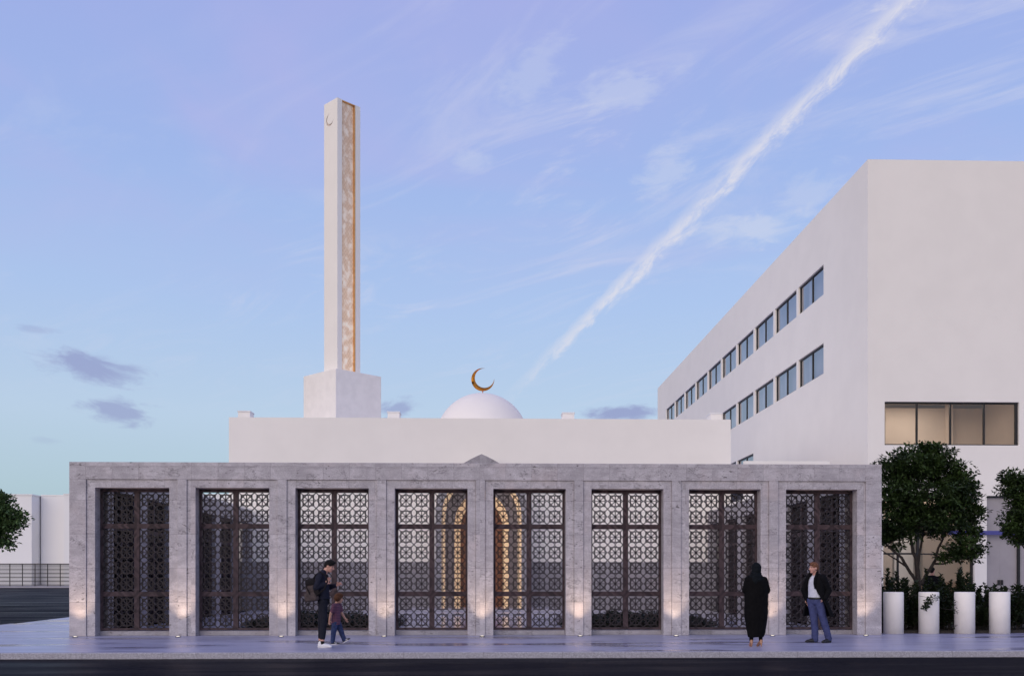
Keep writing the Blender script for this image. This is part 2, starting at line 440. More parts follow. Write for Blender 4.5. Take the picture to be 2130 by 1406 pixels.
# small violet-grey clouds low in the sky
def cloud(col, px, py, rx, ry, dens, c):
    d0 = ray(px, py).normalized()
    th = g.math('SUBTRACT', g.math('ARCTAN2', dx, dy), math.atan2(d0.x, d0.y)); ph = g.math('SUBTRACT', el, math.asin(d0.z))
    th = g.math('SUBTRACT', th, g.math('MULTIPLY', ph, -.9 if px < 600 else .6))
    a = g.math('DIVIDE', th, rx/F); b = g.math('DIVIDE', ph, ry/F)
    r2 = g.math('SQRT', g.math('ADD', g.math('MULTIPLY', a, a), g.math('MULTIPLY', b, b)))
    nz = g.noise(g.comb(g.math('MULTIPLY', th, 26), g.math('MULTIPLY', ph, 60), px*.01), 1.0, 6, .62, .4)
    m_ = g.step(g.math('ADD', r2, g.math('MULTIPLY', g.math('SUBTRACT', nz, .5), 2.6)), 1.15, .30)
    return g.mix(g.math('MULTIPLY', m_, dens), col, (c[0]/WS, c[1]/WS, c[2]/WS, 1))
dk = (.27, .30, .55)
for a in ((185, 765, 88, 34, .68, dk), (250, 858, 68, 25, .62, dk), (1290, 858, 95, 17, .75, dk), (825, 850, 45, 22, .6, dk), (75, 685, 40, 8, .28, dk), (95, 915, 30, 7, .15, dk), (2090, 590, 60, 40, .0, dk)):
    if a[4] > 0: col = cloud(col, *a)
# bright dusk glow added behind the camera and left, unseen, to light the walls
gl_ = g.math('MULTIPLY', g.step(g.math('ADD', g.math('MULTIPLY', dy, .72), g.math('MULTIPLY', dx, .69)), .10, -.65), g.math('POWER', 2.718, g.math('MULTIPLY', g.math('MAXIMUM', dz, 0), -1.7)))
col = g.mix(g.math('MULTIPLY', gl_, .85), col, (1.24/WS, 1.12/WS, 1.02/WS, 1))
pl_ = (.66, .70, .83)
for a in ((1560, 480, 120, 34, .50, pl_), (1385, 355, 60, 50, .36, pl_), (1290, 190, 110, 40, .34, pl_), (1690, 400, 70, 40, .28, pl_), (1110, 140, 60, 70, .25, pl_), (985, 335, 45, 22, .28, pl_), (1900, 420, 200, 60, .16, pl_)): col = cloud(col, *a)
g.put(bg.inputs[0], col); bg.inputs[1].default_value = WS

# ------------------------------------------------------------------ people
def skin_mat(name, c):
    m, nt, b = newmat(name); g = N(nt); p = g.obj()
    g.put(b.inputs['Base Color'], g.mix(g.noise(p, 30, 3), tuple(x*.92 for x in c), tuple(min(1, x*1.06) for x in c)))
    b.inputs['Roughness'].default_value = .5; b.inputs['Subsurface Weight'].default_value = .08; b.inputs['Subsurface Scale'].default_value = .01
    b.inputs['Subsurface Radius'].default_value = (1, .4, .25)
    return m
def cloth(name, c, var=.15, rough=.85, scale=18):
    return plain(name, c, rough, var=var, scale=scale, bump=.25, bscale=160, spec=.08)
M['skin_a'] = skin_mat('light_rosy_skin', (.56, .30, .24)); M['skin_b'] = skin_mat('warm_skin', (.50, .27, .19))
M['eye'] = plain('dark_eye', (.03, .022, .02), .3); M['lip'] = plain('lip', (.42, .16, .14), .5); M['brow'] = plain('brow', (.05, .03, .022), .8)
M['hair_black'] = plain('black_hair', (.008, .007, .008), .6, var=.5, scale=60, bump=.6, bscale=120, spec=.12)
M['hair_brown'] = plain('chestnut_hair', (.10, .042, .020), .6, spec=.15, var=.5, scale=60, bump=.6, bscale=120)
M['hair_ginger'] = plain('auburn_hair', (.15, .066, .038), .6, spec=.15, var=.5, scale=60, bump=.6, bscale=120)
M['navy'] = cloth('navy_jacket_cloth', (.020, .021, .036)); M['black_denim'] = cloth('black_navy_denim', (.016, .017, .026)); M['black'] = cloth('black_cloth', (.010, .010, .012))
M['robe'] = cloth('black_robe_cloth', (.005, .0047, .0055)); M['scarf'] = cloth('black_teal_scarf', (.007, .009, .012))
M['coat'] = cloth('black_wool_coat', (.006, .006, .0075)); M['shirt'] = cloth('white_shirt', (.62, .63, .72), .06); M['blue_trouser'] = cloth('blue_trousers', (.060, .070, .165))
M['jeans'] = cloth('blue_jeans', (.040, .055, .125), .3); M['sneaker'] = plain('white_leather', (.72, .70, .72), .5, var=.04)
M['shoe_black'] = plain('black_shoe_leather', (.012, .011, .012), .4); M['tan'] = plain('tan_patent_leather', (.40, .20, .12), .35)
M['pack'] = cloth('grey_brown_canvas', (.075, .058, .058), .2); M['pack_dark'] = cloth('dark_strap', (.018, .016, .018))
def check_mat():
    m, nt, b = newmat('plum_checked_shirt'); g = N(nt); p = g.obj(); x, y, z = g.xyz(p)
    a = g.math('FRACT', g.math('MULTIPLY', g.math('ADD', x, y), 34)); c = g.math('FRACT', g.math('MULTIPLY', z, 30))
    k = g.math('MULTIPLY', g.math('ADD', g.step(a, .45, .55), g.step(c, .45, .55)), .5)
    g.put(b.inputs['Base Color'], g.mix(k, (.20, .075, .11), (.045, .022, .055))); b.inputs['Roughness'].default_value = .9; return m
M['check'] = check_mat()

def sphere_into(mb, mat4, nu=20, nv=12):
    o = len(mb.v)
    for i in range(nv+1):
        t = math.pi*i/nv
        for j in range(nu):
            p = 2*math.pi*j/nu
            mb.v.append(tuple(mat4 @ Vector((math.sin(t)*math.cos(p), math.sin(t)*math.sin(p), math.cos(t)))))
    for i in range(nv):
        for j in range(nu):
            a = o+i*nu+j; b = o+i*nu+(j+1) % nu; mb.f.append((a, a+nu, b+nu, b))
class Blob:
    """overlapping limbs and masses that are fused into ONE smooth surface"""
    def __init__(s): s.mb = MB()
    def ell(s, c, r, f=(1, 0, 0), up=(0, 0, 1)):
        f = Vector(f).normalized(); u = Vector(up); l = u.cross(f).normalized(); u = f.cross(l)
        m = Matrix((( f.x*r[0], l.x*r[1], u.x*r[2], c[0]), (f.y*r[0], l.y*r[1], u.y*r[2], c[1]), (f.z*r[0], l.z*r[1], u.z*r[2], c[2]), (0, 0, 0, 1)))
        sphere_into(s.mb, m); return s
    def limb(s, pts, rad):
        pts = [Vector(p) for p in pts]
        for p, r in zip(pts, rad): sphere_into(s.mb, Matrix.Translation(p) @ Matrix.Scale(r, 4), 14, 8)
        for i in range(len(pts)-1):
            if (pts[i+1]-pts[i]).length > 1e-4: s.mb.tube([pts[i], pts[i+1]], [rad[i], rad[i+1]], 14)
        return s
    def loft(s, rings, f=(1, 0, 0), k=36, fold=None):
        """rings (cx, cy, z, r_forward, r_side), bottom to top"""
        f = Vector(f).normalized(); l = Vector((0, 0, 1)).cross(f); o = len(s.mb.v)
        for (cx, cy, z, a, b) in rings:
            for j in range(k):
                t = 2*math.pi*j/k; e = 1+(fold(t, z) if fold else 0)
                p = Vector((cx, cy, z))+f*a*e*math.cos(t)+l*b*e*math.sin(t); s.mb.v.append(tuple(p))
        n = len(rings)
        for i in range(n-1):
            for j in range(k):
                q = o+i*k+j; w_ = o+i*k+(j+1) % k; s.mb.f.append((q, w_, w_+k, q+k))
        s.mb.f.append(tuple(o+j for j in range(k-1, -1, -1))); s.mb.f.append(tuple(o+(n-1)*k+j for j in range(k)))
        return s
    def hand(s, wrist, d, width, curl=.6, k=1.0, thumb=1):
        """palm, four unequal bent fingers, thumb from the side; width axis points to the thumb side"""
        d = Vector(d).normalized(); w_ = Vector(width); w_ = (w_-d*w_.dot(d)).normalized(); n_ = d.cross(w_)*thumb
        wr = Vector(wrist)
        s.ell(wr+d*.045*k, (.052*k, .040*k, .016*k), d, n_)
        for i, (o, L) in enumerate(((.029, .068), (.010, .078), (-.010, .073), (-.028, .058))):
            b = wr+d*.082*k+w_*o*k; c1 = curl*.6; c2 = curl*1.5
            p1 = b+(d*math.cos(c1)+n_*math.sin(c1))*L*.5*k; p2 = p1+(d*math.cos(c2)+n_*math.sin(c2))*L*.5*k
            s.limb([b, p1, p2], [.0095*k, .0085*k, .0075*k])
        b = wr+d*.025*k+w_*.032*k; p1 = b+(d*.55+w_*.75+n_*.2).normalized()*.034*k; p2 = p1+(d*.85+w_*.25+n_*.35).normalized()*.03*k
        s.limb([b, p1, p2], [.012*k, .0105*k, .009*k]); return s
    def head(s, c, f, up=(0, 0, 1), k=1.0):
        f = Vector(f).normalized(); l = Vector(up).cross(f).normalized(); u = f.cross(l); c = Vector(c)
        P = lambda a, b, d: c+(f*a+l*b+u*d)*k
        E = lambda p, r: s.ell(p, [x*k for x in r], f, u)
        E(P(-.005, 0, .022), (.096, .075, .096)); E(P(.030, 0, -.035), (.066, .060, .080)); E(P(.052, 0, -.090), (.036, .040, .027))
        s.limb([P(.092, 0, .004), P(.112, 0, -.030)], [.008*k, .0125*k]); E(P(.098, 0, -.036), (.012, .017, .009))
        E(P(.079, 0, .022), (.016, .048, .010)); E(P(.084, 0, -.064), (.012, .022, .010)); E(P(.072, 0, -.100), (.018, .018, .014))
        for q in (-1, 1): E(P(-.004, q*.074, -.015), (.020, .008, .031)); E(P(.062, q*.040, -.028), (.02, .018, .018))
        s.hd = (c, f, l, u, k); return s
    def mesh(s, name, voxel=.006, smooth=4, noise=0, nscale=8, seed=0, zmin=None):
        o = s.mb.build('tmp', [], None)
        r = o.modifiers.new('r', 'REMESH'); r.mode = 'VOXEL'; r.voxel_size = voxel; r.use_smooth_shade = True
        if smooth: q = o.modifiers.new('s', 'SMOOTH'); q.factor = .5; q.iterations = smooth
        bpy.context.view_layer.update()
        dg = bpy.context.evaluated_depsgraph_get(); me = bpy.data.meshes.new_from_object(o.evaluated_get(dg)); me.name = name
        old = o.data; bpy.data.objects.remove(o); bpy.data.meshes.remove(old)
        if noise or zmin is not None:
            nrm_ = [v.normal.copy() for v in me.vertices]
            for v, vn_ in zip(me.vertices, nrm_):
                if noise:
                    p = v.co; h = mnoise.noise(Vector((p.x*nscale+seed, p.y*nscale, p.z*nscale*.55))) + .5*mnoise.noise(Vector((p.x*nscale*2.3, p.y*nscale*2.3+seed, p.z*nscale*1.4)))
                    v.co = p + vn_*h*noise
                if zmin is not None and v.co.z < zmin: v.co.z = zmin
        return me
    def build(s, name, mat, parent, **kw):
        me = s.mesh(name, **kw)
        for m in (mat if isinstance(mat, (list, tuple)) else [mat]): me.materials.append(m)
        o = bpy.data.objects.new(name, me); COL.objects.link(o); o.parent = parent; return o
def face_paint(o, blob):
    """eyes, brows and lips as their own colours on the one body mesh"""
    c, f, l, u, k = blob.hd
    for m in ('eye', 'brow', 'lip'): o.data.materials.append(M[m])
    for p in o.data.polygons:
        d = p.center-c; a, b, z = d.dot(f)/k, abs(d.dot(l))/k, d.dot(u)/k
        if a < .05: continue
        if (b-.032)**2/.013**2+(z-.002)**2/.0065**2 < 1: p.material_index = 1
        elif abs(b-.032) < .02 and abs(z-.024-(.004 if b < .035 else 0)) < .0045: p.material_index = 2
        elif b < .022 and abs(z+.064) < .008: p.material_index = 3
def shoe(name, parent, heel, d, L, mats, h=.095, pitch=0.0, wid=.040, sole=.022, stripes=False):
    """one shoe: upper fused from heel cup, vamp and toe, flat sole of its own colour"""
    b = Blob()
    b.limb([(.042, 0, .045), (L*.45, 0, .045), (L-.050, 0, .030)], [wid+.002, wid+.004, wid-.006]); b.ell((L-.045, 0, .022), (.05, wid+.006, .026)); b.ell((L*.4, 0, .012), (L*.43, wid, .02))
    b.limb([(.05, 0, .05), (.046, 0, h)], [wid+.001, wid-.002])
    me = b.mesh(name, .006, 3, zmin=0.0)
    for m in mats: me.materials.append(m)
    for p in me.polygons:
        if p.center.z < sole and len(mats) > 1: p.material_index = 1
        elif stripes and len(mats) > 1 and .45*L < p.center.x < .72*L and abs(p.center.y) > .02 and ((p.center.x+p.center.z*.8)*38) % 1 < .42: p.material_index = 1
    ang = math.atan2(d[1], d[0]); mt = Matrix.Translation(Vector(heel)) @ Matrix.Rotation(ang, 4, 'Z') @ Matrix.Rotation(-pitch, 4, 'Y')
    me.transform(mt); me.update()
    o = bpy.data.objects.new(name, me); COL.objects.link(o); o.parent = parent; return o
def hair_cap(parent, mat, c, f, k=1.0, extra=(), up=(0, 0, 1), back=.0, noise=.004):
    f = Vector(f).normalized(); l = Vector(up).cross(f).normalized(); u = f.cross(l); c = Vector(c)
    b = Blob(); P = lambda a, q, d: c+(f*a+l*q+u*d)*k
    b.ell(P(-.010, 0, .036), [x*k for x in (.100, .082, .094)], f, u); b.ell(P(-.050, 0, -.010), [x*k for x in (.056, .070, .062)], f, u)
    for (a, q, d, r0, r1, r2) in extra: b.ell(P(a, q, d), [r0*k, r1*k, r2*k], f, u)
    return b.build('hair', mat, parent, voxel=.006, smooth=3, noise=noise, nscale=40)

# --- man with the backpack, looking down, facing right
loc = at(672, 1345.5, 20.05); t = thing('person', 'man in a navy jacket with a grey backpack, looking down at his hands', 'person', (loc.x, 20.05, 0))
hc, hf, hu = Vector((.125, 0, 1.645)), Vector((.93, -.12, -.34)), Vector((.34, 0, .94))
b = Blob().head(hc, hf, hu, 1.0).limb([(.0, 0, 1.44), (.035, 0, 1.52), (.09, 0, 1.60)], [.065, .056, .056])
b.loft([(0, 0, .86, .09, .14), (-.01, 0, 1.1, .09, .14), (-.03, 0, 1.38, .10, .17), (-.02, 0, 1.46, .06, .14)])
ar = [(-.03, -.19, 1.45), (-.105, -.245, 1.21), (.085, -.14, 1.285)]; al_ = [(-.02, .19, 1.45), (.05, .235, 1.20), (.265, .10, 1.255)]
b.limb(ar, [.05, .042, .028]).limb(al_, [.05, .042, .028])
b.hand(ar[2], (.45, .15, .88), (.7, .2, -.4), .5, 1.0, -1).hand(al_[2], (.85, -.25, .45), (0, -.5, .8), 1.0, 1.0, 1)
lr = [(.01, -.09, .92), (.03, -.095, .52), (.0, -.10, .10)]; ll = [(-.01, .09, .92), (-.045, .09, .52), (-.07, .095, .12)]
b.limb(lr, [.08, .055, .040]).limb(ll, [.08, .055, .040])
bo = b.build('body', M['skin_a'], t, voxel=.0055); face_paint(bo, b)
Blob().ell((.005, 0, .93), (.118, .165, .11)).limb(lr[:2]+[(.005, -.10, .20)], [.098, .072, .056]).limb(ll[:2]+[(-.065, .095, .20)], [.098, .072, .054]).build('trousers', M['black_denim'], t, voxel=.008, noise=.006, nscale=9)
Blob().loft([(.01, 0, .885, .118, .165), (.01, 0, .98, .121, .17), (0, 0, 1.06, .112, .16)]).build('undershirt', M['black'], t, voxel=.008)
Blob().loft([(.015, 0, .975, .122, .178), (.01, 0, 1.02, .132, .186), (0, 0, 1.12, .128, .18), (-.015, 0, 1.25, .136, .192), (-.035, 0, 1.36, .138, .205), (-.035, 0, 1.44, .118, .195), (-.015, 0, 1.50, .085, .13), (.02, 0, 1.545, .068, .078)]).limb(ar[:2]+[(.06, -.155, 1.277)], [.070, .062, .047]).limb(al_[:2]+[(.235, .115, 1.25)], [.070, .060, .045]).limb([(.02, -.05, 1.53), (.03, .05, 1.53)], [.042, .042]).build('jacket', M['navy'], t, voxel=.008, noise=.008, nscale=10)
hair_cap(t, M['hair_black'], hc, hf, 1.0, [(.055, 0, .098, .055, .055, .034), (.015, 0, .105, .07, .06, .03)], hu)
for (h_, l_) in (((-.085, -.10, 0), .285), ((-.125, .10, 0), .285)): shoe('shoe', t, h_, (1, -.08), l_, [M['sneaker']], .10)
for p_ in (lr[2], ll[2]): Blob().limb([(p_[0], p_[1], .085), (p_[0]+.002, p_[1], .125)], [.046, .044]).build('sock', M['black'], t, voxel=.008)
bp = thing('backpack', 'grey brown canvas backpack on the back of the man in navy', 'backpack', (loc.x-.19, 20.05-.11, 1.0))
k_ = Blob(); tilt = Vector((.16, 0, -1)).normalized()
def sbox(b_, c, hx, hy, hz, r, ax):
    """soft box: eight balls and the edges between them"""
    f_ = Vector((1, 0, .16)).normalized(); u_ = -ax; l_ = Vector((0, 1, 0)); c = Vector(c); C8 = {}
    for i in (-1, 1):
        for j in (-1, 1):
            for m_ in (-1, 1): C8[i, j, m_] = c+f_*i*(hx-r)+l_*j*(hy-r)+u_*m_*(hz-r)
    for a_ in C8:
        for e_ in C8:
            if a_ < e_: b_.limb([C8[a_], C8[e_]], [r, r])
    b_.ell(c, (hx*1.04, hy*1.04, hz*1.04), f_, u_); return b_
sbox(k_, (0, 0, .16), .115, .145, .22, .05, tilt); sbox(k_, (-.015, -.02, .02), .13, .15, .09, .05, tilt)
k_.build('bag', M['pack'], bp, voxel=.008, noise=.006, nscale=9)
fl_ = Blob(); sbox(fl_, (-.030, -.01, .315), .105, .15, .075, .05, tilt); fl_.build('flap', M['pack_dark'], bp, voxel=.008, noise=.004)
pk = Blob(); sbox(pk, (.10, -.09, .12), .055, .075, .075, .03, tilt); pk.build('side_pocket', M['pack_dark'], bp, voxel=.008)
for s_ in (-1, 1):
    MB().tube([(.02, s_*.085, .38), (.08, s_*.10, .47), (.17, s_*.115, .525), (.275, s_*.12, .46), (.315, s_*.13, .33), (.26, s_*.175, .18), (.10, s_*.15, .05)], [.016]*7, 8).build('strap', M['pack_dark'], None, smooth=True).parent = bp
MB().tube([(-.09, -.13, .33), (-.10, -.155, .22), (-.03, -.17, .08)], [.010]*3, 6).build('front_strap', M['pack_dark'], None, smooth=True).parent = bp
MB().tube([(-.10, -.06, -.02), (-.13, -.08, -.10), (-.10, -.09, -.15), (-.05, -.08, -.12), (-.04, -.07, -.03)], [.010]*5, 6).build('hanging_loop', M['pack_dark'], None, smooth=True).parent = bp

# --- the boy, walking to the right
loc = at(699, 1340, 20.85); t = thing('person', 'small boy with brown hair in a plum checked shirt and jeans, walking', 'person', (loc.x, 20.85, 0))
hc, hf = Vector((.055, .0, .975)), Vector((.90, .40, -.12))
b = Blob().head(hc, hf, (0, 0, 1), .86).limb([(.0, 0, .84), (.02, 0, .89)], [.042, .038])
b.loft([(0, 0, .46, .07, .095), (0, 0, .62, .075, .10), (0, 0, .80, .07, .115), (0, 0, .86, .04, .06)])
ar = [(-.02, -.125, .82), (-.085, -.15, .66), (-.115, -.14, .52)]; al_ = [(.05, .125, .82), (.095, .14, .67), (.18, .11, .54)]
b.limb(ar, [.036, .030, .021]).limb(al_, [.036, .030, .021]); b.hand(ar[2], (-.05, .05, -1), (.8, .3, 0), .4, .62, 1).hand(al_[2], (.55, 0, -.83), (.7, -.2, .4), .4, .62, -1)
lr = [(-.01, -.055, .46), (-.045, -.06, .26), (-.065, -.06, .08)]; ll = [(.03, .055, .46), (.10, .06, .27), (.17, .06, .105)]
b.limb(lr, [.06, .042, .03]).limb(ll, [.06, .042, .03]); bo = b.build('body', M['skin_b'], t, voxel=.005); face_paint(bo, b)
Blob().ell((.005, 0, .47), (.085, .105, .08)).limb(lr[:2]+[(-.062, -.06, .075)], [.070, .054, .046]).limb(ll[:2]+[(.160, .06, .105)], [.070, .054, .046]).build('jeans', M['jeans'], t, voxel=.007, noise=.006, nscale=16)
Blob().loft([(-.01, 0, .425, .100, .118), (-.005, 0, .55, .098, .118), (0, 0, .70, .095, .122), (0, 0, .80, .088, .135), (.005, 0, .85, .06, .09), (.01, 0, .878, .045, .05)]).limb([ar[0], (-.055, -.142, .71)], [.054, .050]).limb([al_[0], (.08, .135, .72)], [.054, .050]).build('shirt', M['check'], t, voxel=.007, noise=.006, nscale=14)
hair_cap(t, M['hair_brown'], hc, hf, .90, [(.02, 0, .085, .085, .085, .05), (-.03, 0, .0, .085, .098, .08), (.065, 0, .058, .04, .065, .03)], (0, 0, 1), noise=.006)
shoe('shoe', t, (-.105, -.06, 0), (1, 0), .19, [M['shoe_black'], M['sneaker']], .075, 0, .030, .018, True)
shoe('shoe', t, (.135, .06, .022), (1, .05), .185, [M['shoe_black'], M['sneaker']], .075, R(27), .030, .018, True)

# --- the woman in the long black robe, seen from behind
loc = at(1572.6, 1345, 20.0); t = thing('person', 'woman in a long black robe and headscarf with tan heels, seen from behind', 'person', (loc.x, 20.0, 0))
fy_ = (0, 1, 0)
hc = Vector((.015, .03, 1.60)); b = Blob().head(hc, (.12, .98, -.12), (0, 0, 1)).limb([(.0, .0, 1.40), (.01, .02, 1.52)], [.055, .05])
b.loft([(0, 0, .85, .09, .14), (0, 0, 1.1, .08, .12), (0, 0, 1.36, .09, .155), (0, 0, 1.44, .05, .10)], fy_)
sa = {}
for s_ in (-1, 1):
    sa[s_] = [(s_*.165, 0, 1.37), (s_*.228+.008, .01, 1.15), (s_*.10, .22, 1.22)]
    b.limb(sa[s_], [.045, .036, .026]).hand(sa[s_][2], (-s_*.5, .6, .4), (0, .2, 1), .8, .92, s_)
    b.limb([(s_*.085, 0, .88), (s_*.09, .01, .50), (s_*.098, .0, .15), (s_*.098, .01, .105)], [.075, .05, .034, .030])
bo = b.build('body', M['skin_b'], t, voxel=.006); face_paint(bo, b)
fold = lambda a, z: .030*math.sin(a*7+z*1.5)*max(0, min(1, (1.1-z)/.8))+.018*math.sin(a*13-z*3)*max(0, min(1, (1.2-z)/.9))
rg = [(-.005, 0, .195, .12, .158), (-.005, 0, .22, .13, .168), (0, 0, .30, .145, .186), (0, 0, .445, .16, .212), (0, 0, .60, .17, .232), (0, 0, .737, .172, .243), (0, 0, .956, .172, .246), (0, 0, 1.10, .165, .236), (0, 0, 1.22, .155, .218), (0, 0, 1.32, .145, .205), (0, 0, 1.40, .12, .175), (0, 0, 1.455, .08, .095)]
b = Blob().loft(rg, fy_, 72, fold)
for s_ in (-1, 1): b.limb([sa[s_][0], sa[s_][1], (s_*.13, .19, 1.20)], [.072, .068, .058])
b.build('robe', M['robe'], t, voxel=.009, smooth=3, noise=.012, nscale=7)
b = Blob().ell((.015, .025, 1.605), (.118, .098, .122), fy_).ell((.012, .0, 1.56), (.105, .095, .10), fy_)
b.loft([(0, -.01, 1.30, .13, .12), (0, -.005, 1.36, .145, .165), (0, 0, 1.42, .13, .150), (.005, .01, 1.48, .105, .105), (.01, .015, 1.55, .10, .092)], fy_, 48, lambda a, z: .05*math.sin(a*5+z*40))
b.ell((-.02, -.05, 1.33), (.10, .10, .10), fy_)
for z_, r_ in ((1.49, .098), (1.455, .115), (1.42, .135)):
    b.mb.tube([(r_*math.cos(a*.35)+.005, r_*.95*math.sin(a*.35)+.01, z_+.02*math.sin(a*.35*2+z_*30)) for a in range(19)], .018, 8)
b.build('headscarf', M['scarf'], t, voxel=.007, smooth=3, noise=.008, nscale=12)
b = Blob()
for s_ in (-1, 1): b.limb([(s_*.09, .01, .55), (s_*.098, .0, .135)], [.062, .040])
b.build('trousers', M['robe'], t, voxel=.008, noise=.004)
for s_, yaw in ((-1, .12), (1, -.14)):
    o_ = Vector((s_*.098, -.02, 0)); dv = Vector((yaw, 1, 0)).normalized()
    b = Blob().limb([o_+Vector((0, 0, .105)), o_+dv*.06+Vector((0, 0, .085)), o_+dv*.15+Vector((0, 0, .028)), o_+dv*.20+Vector((0, 0, .016))], [.034, .033, .034, .018])
    b.limb([o_+Vector((0, -.012, .085)), o_+Vector((0, -.010, .006))], [.026, .0085]).limb([o_+Vector((0, 0, .10)), o_+Vector((0, .004, .128))], [.034, .032])
    b.build('shoe', M['tan'], t, voxel=.006, smooth=2, zmin=0.0)

# --- the man in the open coat, turned to the left
loc = at(1694.5, 1337, 21.25); t = thing('person', 'man in an open black coat, white shirt and blue trousers, hand in pocket', 'person', (loc.x, 21.25, 0))
f2 = Vector((-.875, -.484, 0)); l2 = Vector((.484, -.875, 0))
hc, hf = Vector((-.02, -.02, 1.625)), Vector((-.97, -.22, -.02))
b = Blob().head(hc, hf, (0, 0, 1), 1.0).limb([(.02, 0, 1.42), (.01, 0, 1.48), (-.01, -.005, 1.56)], [.065, .056, .056])
b.loft([(.01, 0, .88, .09, .13), (.015, 0, 1.1, .09, .13), (.03, 0, 1.34, .10, .17), (.03, 0, 1.43, .06, .14)], f2)
sl1 = [Vector((.03, 0, 1.42))+l2*.19, Vector((.255, -.15, 1.13)), Vector((.150, -.195, .955))]; sl2 = [Vector((.03, 0, 1.42))-l2*.19, Vector((-.17, .20, 1.14)), Vector((-.11, .16, .94))]
b.limb(sl1, [.05, .042, .03]).limb(sl2, [.05, .042, .03]); b.hand(sl1[2], (-.45, .50, -.75), (-.7, -.6, 0), .5, .9, 1).hand(sl2[2], (.1, .0, -1), (-.8, -.3, 0), .5, 1, -1)
lr = [(-.045, .06, .91), (.0, .035, .51), (.035, .05, .08)]; ll = [(.075, -.06, .91), (.165, -.085, .49), (.310, -.02, .11)]
b.limb(lr, [.08, .055, .04]).limb(ll, [.08, .055, .04]); bo = b.build('body', M['skin_a'], t, voxel=.0055); face_paint(bo, b)
hair_cap(t, M['hair_ginger'], hc, hf, 1.0, [(.03, 0, .095, .065, .06, .032), (.07, .02, .075, .03, .045, .022)], (0, 0, 1), noise=.005)
Blob().ell((.015, 0, .905), (.115, .165, .105), f2).limb(lr[:2]+[(.03, .05, .075)], [.100, .080, .072]).limb(ll[:2]+[(.300, -.02, .095)], [.100, .080, .070]).build('trousers', M['blue_trouser'], t, voxel=.008, noise=.010, nscale=9)
b = Blob().loft([(.012, 0, .965, .118, .165), (.015, 0, 1.08, .122, .165), (.025, 0, 1.25, .128, .18), (.03, 0, 1.36, .118, .188), (.03, 0, 1.42, .085, .15), (.02, 0, 1.46, .062, .075)], f2)
b.limb([(.015, .0, 1.455), (.015, .01, 1.480)], [.064, .060]); b.build('shirt', M['shirt'], t, voxel=.007, noise=.006, nscale=14)
Blob().loft([(.012, 0, .945, .123, .170), (.012, 0, .985, .123, .170)], f2).build('belt', M['shoe_black'], t, voxel=.006, smooth=1)
# coat: an open sheet hung round the body, its near edge swept back by the arm
keys = [(1.50, .015, .0, .078, .095, 42, -42), (1.46, .025, .0, .10, .16, 30, -36), (1.42, .03, .0, .130, .212, 24, -38), (1.32, .03, 0, .150, .225, 22, -46), (1.20, .03, 0, .158, .225, 27, -50), (1.08, .03, 0, .162, .228, 42, -52),
        (.98, .035, 0, .170, .235, 60, -52), (.90, .045, 0, .185, .255, 74, -51), (.78, .06, 0, .215, .295, 84, -48), (.66, .075, 0, .245, .335, 88, -46), (.575, .085, 0, .262, .355, 89, -45)]
cm_ = MB(); nk = 44
for i in range(len(keys)-1):
    for q in range(3):
        u = q/3; cm_.v += []
rows_ = []
for i in range(len(keys)-1):
    for q in range(4): rows_.append([a_*(1-q/4)+c_*q/4 for a_, c_ in zip(keys[i], keys[i+1])])
rows_.append(list(keys[-1]))
for z, cx, cy, a_, s_, pn, pf in rows_:
    for j in range(nk+1):
        ph = R(pn+(360+pf-pn)*j/nk); low = max(0, min(1, (1.2-z)/.6))
        e = 1+.035*low*math.sin(ph*6+z*2)+.012*math.sin(ph*11+z*9)
        p = Vector((cx, cy, z))+f2*a_*e*math.cos(ph)+l2*s_*e*math.sin(ph)
        cm_.v.append(tuple(p))
nr = len(rows_)
for i in range(nr-1):
    for j in range(nk):
        a_ = i*(nk+1)+j; cm_.f.append((a_, a_+1, a_+nk+2, a_+nk+1))
co_ = cm_.build('coat', M['coat'], None, smooth=True); co_.parent = t
so_ = co_.modifiers.new('thick', 'SOLIDIFY'); so_.thickness = .018; so_.offset = 1
b = Blob().limb([sl1[0]+Vector((0, 0, -.02)), sl1[1], sl1[2]+Vector((.01, .0, .02))], [.080, .070, .058]).limb([sl2[0]+Vector((0, 0, -.02)), sl2[1], sl2[2]], [.078, .068, .058])
b.build('sleeves', M['coat'], t, voxel=.008, noise=.008, nscale=10)
lap = Blob()
for a0_, sgn in ((1, 1), (-1, -1)):
    pts_ = []
    for z_, ph_ in ((1.53, 62), (1.47, 36), (1.38, 25), (1.28, 24), (1.18, 27)) if sgn > 0 else ((1.53, -62), (1.47, -40), (1.38, -39), (1.28, -47), (1.18, -50)):
        kk = min(keys, key=lambda q: abs(q[0]-z_)); ph = R(ph_); pts_.append(Vector((kk[1], 0, z_))+f2*(kk[3]+.012)*math.cos(ph)+l2*(kk[4]+.012)*math.sin(ph))
    lap.limb(pts_, [.026, .030, .034, .028, .014])
lap.build('lapels', M['coat'], t, voxel=.007)
shoe('shoe', t, (.09, .055, 0), (-1, -.05), .285, [M['shoe_black']], .10)
shoe('shoe', t, (.365, .01, 0), (-.80, -.45), .285, [M['shoe_black']], .10)

